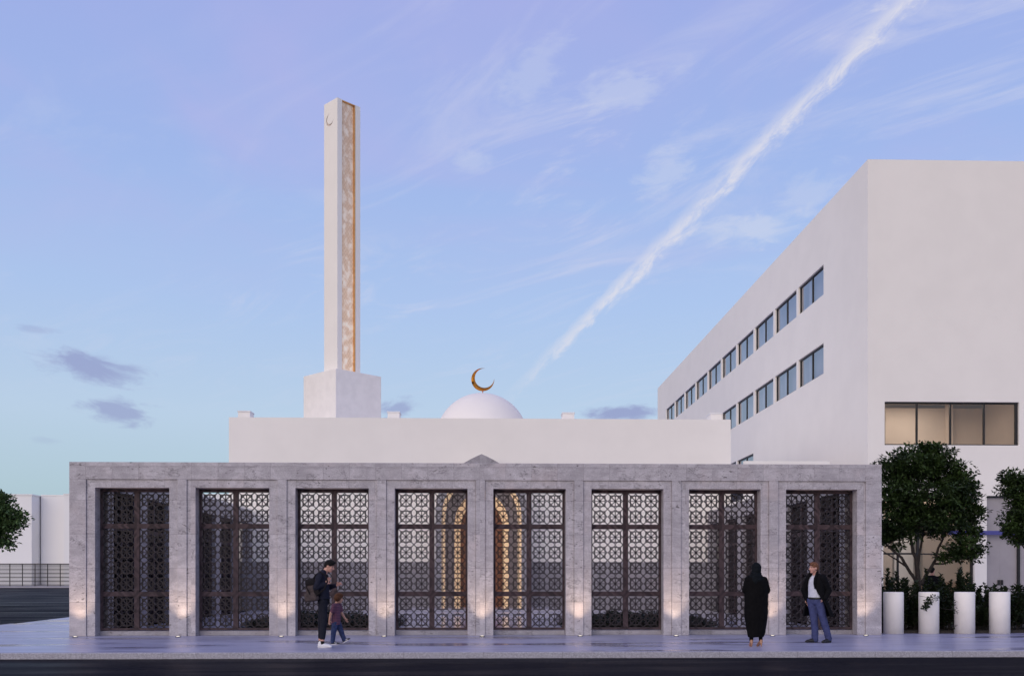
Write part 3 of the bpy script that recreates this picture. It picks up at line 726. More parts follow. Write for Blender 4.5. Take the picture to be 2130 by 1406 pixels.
# --- the man in a dark suit beyond the shrubs, seen from behind
loc = at(1939, 1200, 31.3); t = thing('person', 'dark haired man in a black suit walking behind the shrubs', 'person', (loc.x, 31.3, 0))
f3 = (.62, .78, 0); hc = Vector((.0, 0, 1.645)); l3 = Vector((0, 0, 1)).cross(Vector(f3))
b = Blob().head(hc, (.75, .66, 0)).limb([(0, 0, 1.42), (0, 0, 1.56)], [.06, .055]).loft([(0, 0, .88, .09, .13), (0, 0, 1.1, .09, .13), (0, 0, 1.36, .10, .17), (0, 0, 1.44, .06, .14)], f3)
for s_ in (-1, 1):
    b.limb([l3*s_*.19+Vector((0, 0, 1.40)), l3*s_*.24+Vector((-.02, -.02, 1.12)), l3*s_*.25+Vector((.02, .02, .87))], [.05, .042, .028]).hand(l3*s_*.25+Vector((.02, .02, .87)), (.1, .1, -1), (.6, .7, 0), .4, 1, s_)
    b.limb([l3*s_*.09+Vector((0, 0, .9)), l3*s_*.09+Vector((s_*.06, .0, .5)), l3*s_*.09+Vector((s_*.10, 0, .08))], [.08, .055, .04])
bo = b.build('body', M['skin_a'], t, voxel=.007); face_paint(bo, b)
hair_cap(t, M['hair_black'], hc, (.75, .66, 0))
b = Blob().loft([(0, 0, .80, .14, .19), (0, 0, 1.0, .13, .18), (0, 0, 1.2, .13, .185), (0, 0, 1.36, .13, .20), (0, 0, 1.44, .10, .18), (0, 0, 1.50, .07, .08)], f3)
for s_ in (-1, 1): b.limb([l3*s_*.185+Vector((0, 0, 1.40)), l3*s_*.24+Vector((-.02, -.02, 1.12)), l3*s_*.25+Vector((.01, .01, .91))], [.07, .062, .05])
b.build('suit_jacket', M['black'], t, voxel=.009, noise=.006)
b = Blob().ell((0, 0, .88), (.12, .165, .11), f3)
for s_ in (-1, 1): b.limb([l3*s_*.09+Vector((0, 0, .9)), l3*s_*.09+Vector((s_*.06, .0, .5)), l3*s_*.09+Vector((s_*.10, 0, .08))], [.098, .075, .065])
b.build('trousers', M['black'], t, voxel=.009)
for s_ in (-1, 1): 
    q = l3*s_*.09+Vector((s_*.10, 0, 0)); shoe('shoe', t, (q.x-.05, q.y-.06, 0), (.62, .78), .28, [M['shoe_black']])

# ------------------------------------------------------------------ ground, road, pavement, courtyard floor
Y0 = 24.07; XC = -.07; BAY = 2.4065
struct('road', MB().quad((-900, -400, -.12), (900, -400, -.12), (900, 1500, -.12), (-900, 1500, -.12)), M['road'])
def slab(poly, z0, z1):
    n = len(poly); m = MB()
    m.add([(x, y, z0) for x, y in poly] + [(x, y, z1) for x, y in poly], [tuple(range(n, 2*n))] + [(i, (i+1) % n, (i+1) % n+n, i+n) for i in range(n)])
    return m
KW = .16
pave = [(-13.4, 18.65+KW), (60, 18.65+KW), (60, 95), (-20.5, 95), (-14.5, 31)]
struct('pavement', slab(pave, -.12, 0), M['pavement'])
kerb = MB().box(-13.4-KW, 60, 18.65, 18.65+KW-.002, -.12, .003)
kerb.add([(-13.4-KW, 18.812, -.12), (-13.404, 18.812, -.12), (-14.504, 31, -.12), (-14.5-KW, 31, -.12), (-13.4-KW, 18.812, .002), (-13.404, 18.812, .002), (-14.504, 31, .002), (-14.5-KW, 31, .002)],
         [(4, 5, 6, 7), (0, 1, 5, 4), (1, 2, 6, 5), (2, 3, 7, 6), (3, 0, 4, 7)])
struct('kerb', kerb, M['kerb'], bevel=.012)
struct('courtyard_floor', MB().box(-9.6, 9.46, 24.62, 40.1, 0, .1), M['floor_marble'])
st = MB().box(-4.6, 4.46, 34.7, 40.05, .1, .17); st.box(-2.9, 2.78, 36.6, 40.05, .17, .245)
struct('courtyard_steps', st, M['floor_marble'], bevel=.01)
struct('far_pavement', MB().box(-400, 40, 165, 420, -.12, .12), M['kerb'])
struct('plaza_strip', MB().box(9.95, 60, 26.2, 37.9, 0.0, .004), M['pavement'])

# ------------------------------------------------------------------ stone screen wall
wall = thing('stone_screen_wall', 'long lilac grey travertine screen wall with eight lattice gates along the pavement', 'wall', (0, Y0, 0))
S = .035                                             # the recessed surrounds sit 35 mm behind the piers
xl, xr = -9.98, 9.842
pl = [XC-9.509+BAY*i for i in range(8)]              # left edge of every surround
PW = 2.181
TOPP = 3.789
for i in range(9):
    a = xl if i == 0 else pl[i-1]+PW
    b = xr if i == 8 else pl[i]
    MB().box(a, b, Y0, Y0+.53, 0, TOPP).build('pier', M['stone'], wall, bevel=.006)
MB().box(xl, xr, Y0, Y0+.53, TOPP, 4.205).build('frieze', M['stone'], wall, bevel=.006)
OW, OT, ST = .203, 3.59, .36
for i in range(8):
    a, b = pl[i], pl[i]+PW
    m = MB().holed('x', Y0+S, .42, a+.004, b-.004, .0, TOPP-.004, [(a+OW, b-OW, -.5, OT)])
    m.build('door_surround', M['stone'], wall, weld=True, bevel=.004)
    MB().box(a+OW+.003, b-OW-.003, Y0+S+.30, Y0+.62, 0, .108).build('threshold', M['stone_plain'], wall, bevel=.006)

# ------------------------------------------------------------------ lattice gates (built once, then copied)
GW = PW - 2*OW; GB, GT = .125, 3.585                 # gate width, bottom, top
def make_gate(label, loc, rz=0, group='dark lattice gates in the screen wall'):
    t = thing('lattice_gate', label, 'gate', loc, rz, group)
    o = Vector(loc)
    hw = GW/2-.004
    fr_ = MB()
    fs, ftp, fb, mu, rl = .052, .075, .055, .125, .117
    fr_.ring([(-hw, GB), (hw, GB), (hw, GT), (-hw, GT)], [(-hw+fs, GB+fb), (hw-fs, GB+fb), (hw-fs, GT-ftp), (-hw+fs, GT-ftp)], -.05, .05)
    t.rotation_euler.z = 0
    def part(mb, name, mat, **kw):
        ob = mb.build(name, mat, None, **kw); ob.parent = t; return ob
    part(fr_, 'frame', M['wood'], bevel=.004)
    part(MB().box(-mu/2, mu/2, -.046, .046, GB+fb+.001, GT-ftp-.001), 'mullion', M['wood'], bevel=.004)
    H_ = GT-ftp-GB-fb; U = (H_-2*rl)/8                # eight cells stacked in three panels: 2, 4, 2
    z2 = GB+fb+2*U; z1 = z2+rl+4*U
    pw = hw-fs-mu/2
    for sx in (-1, 1):
        x0 = mu/2 if sx > 0 else -hw+fs
        for zz_ in (z2, z1):
            part(MB().box(x0+.001, x0+pw-.001, -.044, .044, zz_, zz_+rl), 'rail', M['wood'], bevel=.003)
        for zb, n in ((GB+fb, 2), (z2+rl, 4), (z1+rl, 2)):
            m = MB(); cw = pw/2; bw = .0195
            for r_ in range(n):
                for c_ in range(2):
                    ax, az = x0+c_*cw, zb+r_*U; cx, cz = ax+cw/2, az+U/2
                    e = .004
                    q = .337; h = .492
                    def sq(k): return [(cx-cw*k, cz-U*k), (cx+cw*k, cz-U*k), (cx+cw*k, cz+U*k), (cx-cw*k, cz+U*k)]
                    def di(k): return [(cx, cz-U*k), (cx+cw*k, cz), (cx, cz+U*k), (cx-cw*k, cz)]
                    m.ring(sq(q+.025), sq(q-.025), -.024, .024)
                    m.ring(di(h+.006), di(h-.062), -.0215, .0215)
                    m.bar((ax+e, az+e), (ax+cw-e, az+U-e), bw, -.019, .019)
                    m.bar((ax+e, az+U-e), (ax+cw-e, az+e), bw, -.0175, .0175)
                    m.bar((ax+cw*.13, cz), (ax+cw*.87, cz), bw*.72, -.016, .016)
                    m.bar((cx, az+U*.13), (cx, az+U*.87), bw*.95, -.0145, .0145)
            part(m, 'lattice_panel', M['lattice'])
    t.rotation_euler.z = rz
    return t
gate_labels = ['dark lattice gate at the far left end of the stone screen wall',
  'dark lattice gate second from the left end, pale court wall showing through its right leaf',
  'dark lattice gate behind the man with the backpack and the boy',
  'dark lattice gate showing the left half of the lit pointed portal behind it',
  'dark lattice gate showing the right half of the lit pointed portal behind it',
  'dark lattice gate third from the right, low hedge seen along its foot',
  'dark lattice gate second from the right, the woman in black in front of its edge',
  'dark lattice gate behind the man in the open coat, at the right end']
gy = Y0+S+.36
gx = [pl[i]+PW/2 for i in range(8)]
gate0 = make_gate(gate_labels[0], (gx[0], gy, 0))
for i in range(1, 8): dup(gate0, (gx[i], gy, 0), 0, gate_labels[i])

# ------------------------------------------------------------------ side wings of the courtyard: the same piers and gates, dark behind
def wing(side, label):
    s = side
    xi = -9.28 if s < 0 else 9.14                      # inner face
    t = thing('courtyard_wing', label, 'side wing', (xi, 24.7, 0), 0, 'low wings beside the courtyard')
    y0, y1, n = 24.66, 39.9, 6
    bay = (y1-y0)/n
    holes = [(y0+bay*(k+.5)-GW/2, y0+bay*(k+.5)+GW/2, .1, OT) for k in range(n)]
    th = s*.3
    m = MB().holed('y', xi, th, y0, y1, .0, 4.10, holes)
    m.build('arcade_wall', M['stone_plain'], t, weld=True)
    b = MB(); xo = -9.97 if s < 0 else 9.83
    xe = xi+th
    b.box(min(xo, xo-s*.05), max(xo, xo-s*.05), y0, 39.9, -.1, 4.1)
    b.box(min(xi, xo), max(xi, xo), y0, y1, 4.103, 4.18)
    b.build('roof_and_outer_wall', M['white'], t)
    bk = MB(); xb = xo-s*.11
    bk.box(xb-.02, xb+.02, y0+.2, y1-.2, .0, 4.1).build('room_shade_sheet', M['shade_brown'], t)  # dark sheet close behind the gates, painted as the shade of a deep room
    for k in range(n):
        if k in (5,): continue
        dup(gate0, (xi+th*.55, y0+bay*(k+.5), 0), R(90), 
            ('dark lattice gate in the left courtyard wing, ' if s < 0 else 'dark lattice gate in the right courtyard wing, ') + ['nearest the street', 'second from the street', 'third from the street', 'fourth from the street', 'fifth from the street'][k],
            'lattice gates inside the courtyard')
    return t
wing(-1, 'low stone wing along the left side of the court, behind the leftmost gates')
wing(1, 'low stone wing along the right side of the court, behind the rightmost gates')

# ------------------------------------------------------------------ prayer hall behind the court
hall = thing('prayer_hall', 'plain white flat roofed hall across the back of the court, dome and minaret on it', 'building', (-.06, 40.1, 0))
hx0, hx1 = -10.26, 10.14
hb = MB().holed('x', 40.1, .35, hx0, hx1, 0, 7.9, [(-1.0, .88, .24, 4.6)])
hb.box(hx0, hx0+.35, 40.452, 56, 0, 7.9); hb.box(hx1-.35, hx1, 40.452, 56, 0, 7.9); hb.box(hx0, hx1, 56.002, 56.3, 0, 7.9)
hb.build('wall', M['white'], hall)
MB().box(hx0+.352, hx1-.352, 40.454, 55.99, 7.45, 7.62).build('roof', M['white_block'], hall)
dd_ = MB().box(hx0+.002, -1.82, 40.03, 40.098, .1, 2.07); dd_.box(1.70, hx1-.002, 40.03, 40.098, .1, 2.07)
dd_.build('stone_dado', M['stone_plain'], hall)
dome = MB().lathe([(2.21, -.3)] + [(2.2*math.cos(R(a)), 2.2*math.sin(R(a))) for a in range(0, 90, 3)] + [(.0, 2.2)], 72, -.05, 47, 8.0)
dome.build('dome', M['white'], hall, smooth=True)

def crescent(mb, cx, cy, cz, Ro, ri, ox, oz, t, n=72):
    """tapering, ridged crescent in the x,z plane"""
    d = math.hypot(ox, oz); ang = math.atan2(oz, ox)
    # outer and inner circle meet at +-alpha round the opening
    ca = (Ro*Ro + d*d - ri*ri)/(2*Ro*d); al = math.acos(max(-1, min(1, ca)))
    pts_o, pts_i = [], []
    for i in range(n+1):
        a = ang + al + (2*math.pi-2*al)*i/n
        pts_o.append((Ro*math.cos(a), Ro*math.sin(a)))
        # same fraction on the inner circle
        b0 = math.atan2(Ro*math.sin(al), Ro*math.cos(al)-d)
        b = ang + b0 + (2*math.pi-2*b0)*i/n
        pts_i.append((ox+ri*math.cos(b), oz+ri*math.sin(b)))
    o = len(mb.v)
    for (ax, az), (bx, bz) in zip(pts_o, pts_i):
        wv = math.hypot(ax-bx, az-bz); th = t*min(1, wv/(Ro-ri+d)*1.3)
        mx, mz = (ax*.5+bx*.5), (az*.5+bz*.5)
        mb.v += [(cx+ax, cy, cz+az), (cx+mx, cy-th/2, cz+mz), (cx+bx, cy, cz+bz), (cx+mx, cy+th/2, cz+mz)]
    for i in range(n):
        for j in range(4):
            a = o+i*4+j; b = o+i*4+(j+1) % 4
            mb.f.append((a, b, b+4, a+4))
    return mb
fin = thing('crescent_finial', 'polished gold crescent standing on top of the white dome', 'finial', (-.02, 47, 10.19))
cm = crescent(MB(), -.02, 47, 10.865, .548, .460, .083, .074, .15)
cm.build('crescent', M['gold'], fin)
MB().lathe([(.06, 0), (.05, .03), (.022, .06), (.022, .14)], 16, -.02, 47, 10.19).build('foot', M['gold'], fin, smooth=True)

rb_l = ['small white roof box at the far left edge of the hall roof', 'small white roof box just right of the minaret base',
        'small white roof box right of the dome', 'small white roof box at the far right end of the hall roof']
for i, (px, lb) in enumerate(zip((507.5, 818.5, 1182.5, 1490), rb_l)):
    p = at(px, 860, 42.0)
    t = thing('roof_box', lb, 'roof box', (p.x, 42, 7.62), 0, 'small boxes along the hall roof')
    MB().box(p.x-.25, p.x+.25, 42, 42.7, 7.62, 8.43).build('body', M['white'], t)
    MB().box(p.x-.275, p.x+.275, 41.975, 42.725, 8.43, 8.49).build('cap', M['white_block'], t, bevel=.01)

# minaret: shaft of u (left face depth) by v (right face width)
mc = Vector((-6.842, 46.0, 0)); A = R(44.0)
mn = thing('minaret', 'tall slender white square minaret with a backlit panel framed in copper', 'minaret', (mc.x, mc.y, 7.62), A)
def mpart(mb, name, mat, par=mn, **kw):
    me = mb.build(name, mat, None, **kw); me.parent = par; return me
BZ = 11.15-7.62; TZ = 24.22-7.62
mpart(MB().box(0, 2.66, 0, 2.64, 0, BZ), 'base', M['stucco'], bevel=.015)
ix, iy = .655, .79; sx_, sy_ = 1.345, 1.08
body = MB().box(ix, ix+sx_, iy+.14, iy+sy_, BZ+.001, TZ)
sh = mpart(body, 'shaft', M['white'])
# carved crescent on the left face (plane x = ix)
cut = bpy.data.meshes.new('cut'); cb = MB()
m0 = crescent(MB(), 0, 0, 0, .30, .262, .050, .046, .2, 48)
ncr = len(m0.v)//4
poly_o = [m0.v[i*4] for i in range(ncr)]; poly_i = [m0.v[i*4+2] for i in range(ncr)]
cyc, czc = iy+.62, TZ-.86
for i in range(ncr-1):
    # quads of the crescent outline swept 5 cm into the wall
    q = [poly_o[i], poly_o[i+1], poly_i[i+1], poly_i[i]]
    pass
def crescent_prism(x0, x1):
    m = MB(); ring_ = poly_o + poly_i[::-1][1:-1]
    vs = [(x0, cyc-p[0], czc+p[2]) for p in ring_] + [(x1, cyc-p[0], czc+p[2]) for p in ring_]; n = len(ring_)
    fs = [(i, (i+1) % n, (i+1) % n+n, i+n) for i in range(n)]
    for b_ in (0, n):
        for i in range(ncr-1):
            o1, o2 = i, i+1
            i1 = (2*ncr-2-i) if 0 < i < ncr-1 else i
            i2 = (2*ncr-2-(i+1)) if 0 < i+1 < ncr-1 else i+1
            f = [o1, o2, i2, i1]; f2 = []
            for k in f:
                if k not in f2: f2.append(k)
            if len(f2) >= 3: fs.append(tuple(b_+k for k in (f2 if b_ else f2[::-1])))
    return m.add(vs, fs)
cutter = crescent_prism(ix-.05, ix+.07).build('cutter', M['white'], None, weld=True)
cutter.parent = mn
bo = sh.modifiers.new('carve', 'BOOLEAN'); bo.operation = 'DIFFERENCE'; bo.object = cutter; bo.solver = 'EXACT'
bpy.context.view_layer.update()
dg = bpy.context.evaluated_depsgraph_get()
newme = bpy.data.meshes.new_from_object(sh.evaluated_get(dg)); sh.modifiers.clear(); sh.data = newme; newme.name = 'shaft'
bpy.data.objects.remove(cutter)
cr_ = crescent_prism(ix+.055, ix+.069); mpart(cr_, 'carved_crescent', plain('warm_carved_stone', (.55, .46, .42), .5))
f1, f2, rx_ = .27, 1.05, .14
mpart(MB().box(ix, ix+f1, iy, iy+rx_-.001, BZ+.001, TZ), 'fin', M['white'])
mpart(MB().box(ix+f2, ix+sx_, iy, iy+rx_-.001, BZ+.001, TZ-.012), 'fin', M['white'])
cf = MB().box(ix+f1+.001, ix+f1+.02, iy+.012, iy+rx_-.002, BZ+.001, TZ-.06); cf.box(ix+f2-.055, ix+f2-.001, iy-.006, iy+rx_-.002, BZ+.001, TZ-.06)
cf.box(ix+f1+.001, ix+f2-.001, iy+.0, iy+rx_-.002, TZ-.058, TZ-.02)
mpart(cf, 'copper_frame', M['copper'])
mpart(MB().box(ix+f1+.021, ix+f2-.056, iy+.10, iy+rx_-.003, BZ+.002, TZ-.06), 'backlit_panel', M['screen'])

# ------------------------------------------------------------------ pointed portal
portal = thing('pointed_portal', 'grey stone portal of nested pointed arches, lit warm, at the back of the court', 'portal', (-.06, 38.5, 0))
PX = -.062
def arch(half, spring, apex, n=14, k=1.0):
    """right half of a pointed arch: jamb, then a curve that flattens to the tip"""
    pts = [(half, .0)]
    for i in range(n+1):
        t = i/n
        # cubic Bezier from springing to apex
        p0, p1, p2, p3 = (half, spring), (half, spring+(apex-spring)*.52), (half*.62, spring+(apex-spring)*.80), (0, apex)
        x = (1-t)**3*p0[0]+3*(1-t)**2*t*p1[0]+3*(1-t)*t*t*p2[0]+t**3*p3[0]
        z = (1-t)**3*p0[1]+3*(1-t)**2*t*p1[1]+3*(1-t)*t*t*p2[1]+t**3*p3[1]
        pts.append((x, z))
    return pts
def full(half, spring, apex, zb): 
    r = arch(half, spring, apex); r[0] = (half, zb)
    l = [(-x, z) for x, z in r[::-1]][1:]
    return [(PX+x, z) for x, z in r+l]
def archband(o, i, y0, y1):
    """open band between two arch outlines (equal point counts), feet on the floor"""
    m = MB(); n = len(o)
    vs = [(x, y0, z) for x, z in o]+[(x, y0, z) for x, z in i]+[(x, y1, z) for x, z in o]+[(x, y1, z) for x, z in i]
    fs = []
    for k in range(n-1):
        fs += [(k, n+k, n+k+1, k+1), (2*n+k, 2*n+k+1, 3*n+k+1, 3*n+k), (k, k+1, 2*n+k+1, 2*n+k), (n+k, 3*n+k, 3*n+k+1, n+k+1)]
    for k in (0, n-1): fs.append((k, 2*n+k, 3*n+k, n+k))
    return m.add(vs, fs)
def splay(a, b, y0, y1):
    m = MB(); n = len(a)
    return m.add([(x, y0, z) for x, z in a]+[(x, y1, z) for x, z in b], [(k, n+k, n+k+1, k+1) for k in range(n-1)])
zb = .245
O1 = full(1.80, 3.9, 6.25, zb); O2 = full(1.56, 3.75, 5.75, zb); O3 = full(1.43, 3.70, 5.55, zb); O4 = full(1.075, 3.45, 4.95, zb); O5 = full(.85, 3.32, 4.62, zb)
archband(O1, O2, 38.5, 40.09).build('outer_arch', M['stone_plain'], portal)
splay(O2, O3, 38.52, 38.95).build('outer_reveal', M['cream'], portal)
archband(full(1.555, 3.75, 5.745, zb), O4, 38.951, 39.2).build('inner_arch', M['dark_stone'], portal)
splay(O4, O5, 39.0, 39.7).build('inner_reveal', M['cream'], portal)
archband(full(1.2, 3.5, 5.1, zb), O5, 39.701, 39.9).build('door_frame', M['dark_stone'], portal)
dl = MB(); h_ = O5
dl.box(PX-.92, PX-.006, 39.76, 39.82, zb+.0, 4.75); dl.box(PX+.006, PX+.92, 39.76, 39.82, zb+.0, 4.75)
for s_ in (-1, 1):
    for k in range(3):
        xx = PX+s_*(.16+.29*k); dl.box(xx-.035, xx+.035, 39.715, 39.758, zb+.15, 3.9)
    for zz_ in (.5, 1.5, 2.6, 3.7): dl.box(PX+s_*.47-.42, PX+s_*.47+.42, 39.735, 39.759, zz_, zz_+.09)
dl.build('door', M['door_wood'], portal)
hd = MB()
for s_ in (-1, 1): hd.tube([(PX+s_*.07, 39.69, 1.1), (PX+s_*.07, 39.66, 1.15), (PX+s_*.07, 39.66, 1.55), (PX+s_*.07, 39.69, 1.6)], .012, 6)
hd.build('door_handle', M['dark_metal'], portal)

# ------------------------------------------------------------------ low planting inside the court
def leaf_cloud(mb, centres, n, size, spread, rnd, flat=.75, up=.25, wide=.5):
    """n leaves round every centre: each leaf is a small folded blade"""
    for c in centres:
        cx, cy, cz = c[:3]; sp = spread*(c[3] if len(c) > 3 else 1)
        for _ in range(n):
            while True:
                a, b, d = rnd.uniform(-1, 1), rnd.uniform(-1, 1), rnd.uniform(-1, 1)
                if a*a+b*b+d*d <= 1: break
            p = Vector((cx+a*sp, cy+b*sp, cz+d*sp*flat))
            ax = Vector((a+rnd.gauss(0, .5), b+rnd.gauss(0, .5), d*.6+rnd.gauss(up-.2, .45))); 
            if ax.length < .05: ax = Vector((1, 0, 0))
            ax.normalize()
            nn = Vector((rnd.gauss(0, .5), rnd.gauss(0, .5), 1)).normalized(); sd_ = ax.cross(nn)
            if sd_.length < .05: continue
            sd_.normalize(); nn = sd_.cross(ax); L = size*rnd.uniform(.7, 1.25); W = L*wide*.5
            o = len(mb.v)
            mb.v += [tuple(p), tuple(p+ax*L*.5+sd_*W+nn*W*.35), tuple(p+ax*L), tuple(p+ax*L*.5-sd_*W+nn*W*.35)]
            mb.f += [(o, o+1, o+2), (o, o+2, o+3)]
    return mb
rnd = random.Random(11)
for lb, xa, xb in (('low dark planting bed left of the court steps, behind the gates', -6.3, -2.35), ('low dark planting bed right of the court steps, behind the gates', 2.25, 6.2)):
    t = thing('planting_bed', lb, 'hedge', ((xa+xb)/2, 26.6, .1), 0, 'low planting beds in the courtyard')
    fo = MB(); cs_ = []
    inn = xb if xa < 0 else xa
    for i in range(430):
        x = rnd.uniform(xa, xb); y = rnd.uniform(25.7, 27.9)
        e = min(x-xa, xb-x)/1.2
        h = .30*min(1, max(.1, e))
        cs_.append((x, y, .12+rnd.uniform(.2, 1)*h))
    leaf_cloud(fo, cs_, 26, .075, .16, rnd)
    fo.build('foliage', M['hedge_leaf'], t)
    MB().box(xa+.3, xb-.3, 25.8, 27.8, .1, .24).build('soil', M['earth'], t)
    MB().box(xa-.1, xb+.1, 28.3, 29.1, .1, .34).build('bench_kerb', M['stone_plain'], t, bevel=.01)

# ------------------------------------------------------------------ recessed uplights at the foot of every pier
lx = [-9.697, -7.276, -4.831, -2.378, -.023, 2.341, 4.67, 7.022, 9.317]
ordn = ['at the far left pier', 'at the pier between the first and second gates', 'at the pier left of the backpack man', 'at the pier right of the boy', 'at the middle pier in front of the portal',
        'at the pier between the fifth and sixth gates', 'at the pier between the sixth and seventh gates', 'at the pier between the woman and the coat man', 'at the far right pier']
def uplight(x, y, label, group, e=72.0, z=0.0, tilt=5, spot=82, sc=1.0):
    t = thing('ground_uplight', label, 'ground light', (x, y, z), 0, group)
    MB().lathe([(.065, 0), (.065, .012), (.05, .016), (.0, .016)], 20, x, y, z).build('bezel', M['rail_metal'], t, smooth=False)
    MB().lathe([(.046, .0165), (.03, .019), (.0, .020)], 20, x, y, z).build('lens', M['lens'], t, smooth=True)
    l = bpy.data.lights.new('uplight_lamp', 'SPOT'); l.energy = e; l.color = (1.0, .74, .50); l.spot_size = R(spot); l.spot_blend = 1.0; l.shadow_soft_size = .03
    ob = bpy.data.objects.new('uplight_lamp', l); COL.objects.link(ob); ob.parent = t; ob.location = (0, 0, .05)
    ob.rotation_euler = (R(180-tilt), 0, 0)
    return t
for x, o_ in zip(lx, ordn): uplight(x, 23.73, 'small lit ground light '+o_, 'ground lights along the screen wall')

# ------------------------------------------------------------------ annex between the hall and the white block
an = thing('annex', 'low flat roofed white annex between the hall and the tall white block', 'building', (11.6, 38, 0))
ab = MB().box(10.16, 13.50, 38.0, 38.25, 0, 5.96); ab.box(13.25, 13.50, 38.252, 54, 0, 5.96)
ab.build('wall', M['white'], an)
MB().box(10.162, 13.248, 38.252, 54, 5.6, 5.75).build('roof', M['white_block'], an)

# ------------------------------------------------------------------ tall white block on the right
bx, by = 14.99, 38.0
blk = thing('white_office_block', 'tall plain white block with window rows along its side, right of the hall', 'building', (bx, by, 0))
BH = 17.72; BX1, BY1 = 36.0, 84.3
WY = [43.0+3.764*i for i in range(10)]              # near edge of every side window
rows = [(13.90, 15.22, 0), (10.42, 11.76, 0), (6.98, 8.34, 3)]
holes = [(y, y+3.47, a, b) for a, b, k0 in rows for y in WY[k0:]]
T = .32
MB().holed('y', bx, T, by, BY1, 0, BH, holes).build('side_wall', M['white'], blk, weld=True)
UW = (15.655, 20.985, 6.60, 8.29)
GW1 = (15.60, 19.21, 0, 4.63); GW2 = (19.70, 25.0, 0, 4.63)
MB().holed('x', by, T, bx+T+.001, BX1, 0, BH, [UW, GW1, GW2]).build('front_wall', M['white'], blk, weld=True)
rf = MB().box(bx+T+.002, BX1, by+T+.002, BY1, BH-.5, BH-.3); rf.box(bx+T+.002, BX1, BY1-.3, BY1, 0, BH-.502); rf.box(BX1-.3, BX1, by+T+.002, BY1-.302, 0, BH-.502)
rf.build('roof', M['white_block'], blk)
fl = MB()
for z in (5.4, 9.3, 12.75): fl.box(bx+T+.003, BX1-.301, by+6.2, BY1-.301, z, z+.25)
fl.build('floor_slab', M['room_lilac'], blk)
MB().box(bx+.62, bx+.70, by+6.3, BY1-.31, 0, BH-.51).build('corridor_wall', M['room_lilac'], blk)
rc = random.Random(3)
for a, b, k0 in rows:
    for i, y in enumerate(WY[k0:]):
        f = MB(); d = .085; w_ = .06
        f.ring([(y+.003, a+.003), (y+3.467, a+.003), (y+3.467, b-.003), (y+.003, b-.003)], [(y+w_, a+w_), (y+3.47-w_, a+w_), (y+3.47-w_, b-.07), (y+w_, b-.07)], bx+d, bx+d+.07)
        f.box(y+1.70, y+1.78, bx+d+.002, bx+d+.066, a+w_, b-.07)
        f.v = [(v[1], v[0], v[2]) for v in f.v]; f.f = [q[::-1] for q in f.f]
        win = f.build('window', M['dark_metal'], blk)
        p = MB().quad((bx+d+.04, y+w_, a+w_), (bx+d+.04, y+w_, b-.07), (bx+d+.04, y+3.47-w_, b-.07), (bx+d+.04, y+3.47-w_, a+w_))
        p.build('pane', M['glass'], win)
        if i % 3 != 0 or i == 0:
            c = MB(); n = 14; s0 = y+rc.choice((.15, 1.9, 2.5)); wd = rc.uniform(.35, .8)
            if i == 0: s0, wd = y+2.7, .35
            xs = bx+T+.06
            vs = []
            for k in range(n+1): 
                yy = s0+wd*k/n; xx = xs+.025*(k % 2)
                vs += [(xx, yy, a+.02), (xx, yy, b+.1)]
            c.add(vs, [(2*k, 2*k+2, 2*k+3, 2*k+1) for k in range(n)])
            c.build('curtain', M['curtain'], win)
# front upper window and its lit room
x0, x1, a, b = UW
f = MB(); w_ = .05; fy = by+.10
f.ring([(x0+.003, a+.003), (x1-.003, a+.003), (x1-.003, b-.003), (x0+.003, b-.003)], [(x0+.02, a+w_), (x1-.11, a+w_), (x1-.11, b-.07), (x0+.02, b-.07)], fy, fy+.08)
for k in (1, 2, 3):
    xx = x0+(x1-x0)*k/4-.01; f.box(xx-.032, xx+.032, fy+.002, fy+.076, a+w_, b-.07)
win = f.build('window', M['dark_metal'], blk)
MB().quad((x0+.02, fy+.04, a+w_), (x1-.11, fy+.04, a+w_), (x1-.11, fy+.04, b-.07), (x0+.02, fy+.04, b-.07)).build('pane', M['glass_clear'], win)
rm = MB()
ry1 = by+6.0
rm.quad((x0-.3, by+T+.002, 5.5), (x1+.3, by+T+.002, 5.5), (x1+.3, ry1, 5.5), (x0-.3, ry1, 5.5))
rm.quad((x0-.3, by+T+.002, 8.75), (x0-.3, ry1, 8.75), (x1+.3, ry1, 8.75), (x1+.3, by+T+.002, 8.75))
rm.quad((x0-.3, ry1, 5.5), (x1+.3, ry1, 5.5), (x1+.3, ry1, 8.75), (x0-.3, ry1, 8.75))
rm.quad((x0-.3, by+T+.002, 5.5), (x0-.3, ry1, 5.5), (x0-.3, ry1, 8.75), (x0-.3, by+T+.002, 8.75))
rm.quad((x1+.3, ry1, 5.5), (x1+.3, by+T+.002, 5.5), (x1+.3, by+T+.002, 8.75), (x1+.3, ry1, 8.75))
rm.box(17.0, 21.2, by+3.2, by+3.3, 5.51, 8.6)
rm.box(16.4, 16.9, by+4.9, by+5.5, 5.51, 8.0); rm.box(19.55, 19.75, by+2.9, by+3.19, 5.51, 8.74)
rm.build('lit_room', M['room_beige'], blk)
def ceil_lamp(x, y, z, e, sx, sy):
    fr = MB().box(x-sx/2, x+sx/2, y-sy/2, y+sy/2, z, z+.04).build('ceiling_lamp', M['lens'], blk)
    l = bpy.data.lights.new('ceiling_lamp_light', 'AREA'); l.shape = 'RECTANGLE'; l.size = sx; l.size_y = sy; l.energy = e; l.color = (1.0, .91, .82)
    o = bpy.data.objects.new('ceiling_lamp_light', l); COL.objects.link(o); o.parent = blk; o.location = Vector((x, y, z-.03))-blk.location
ceil_lamp(17.6, by+1.9, 8.69, 42, 2.4, .3)
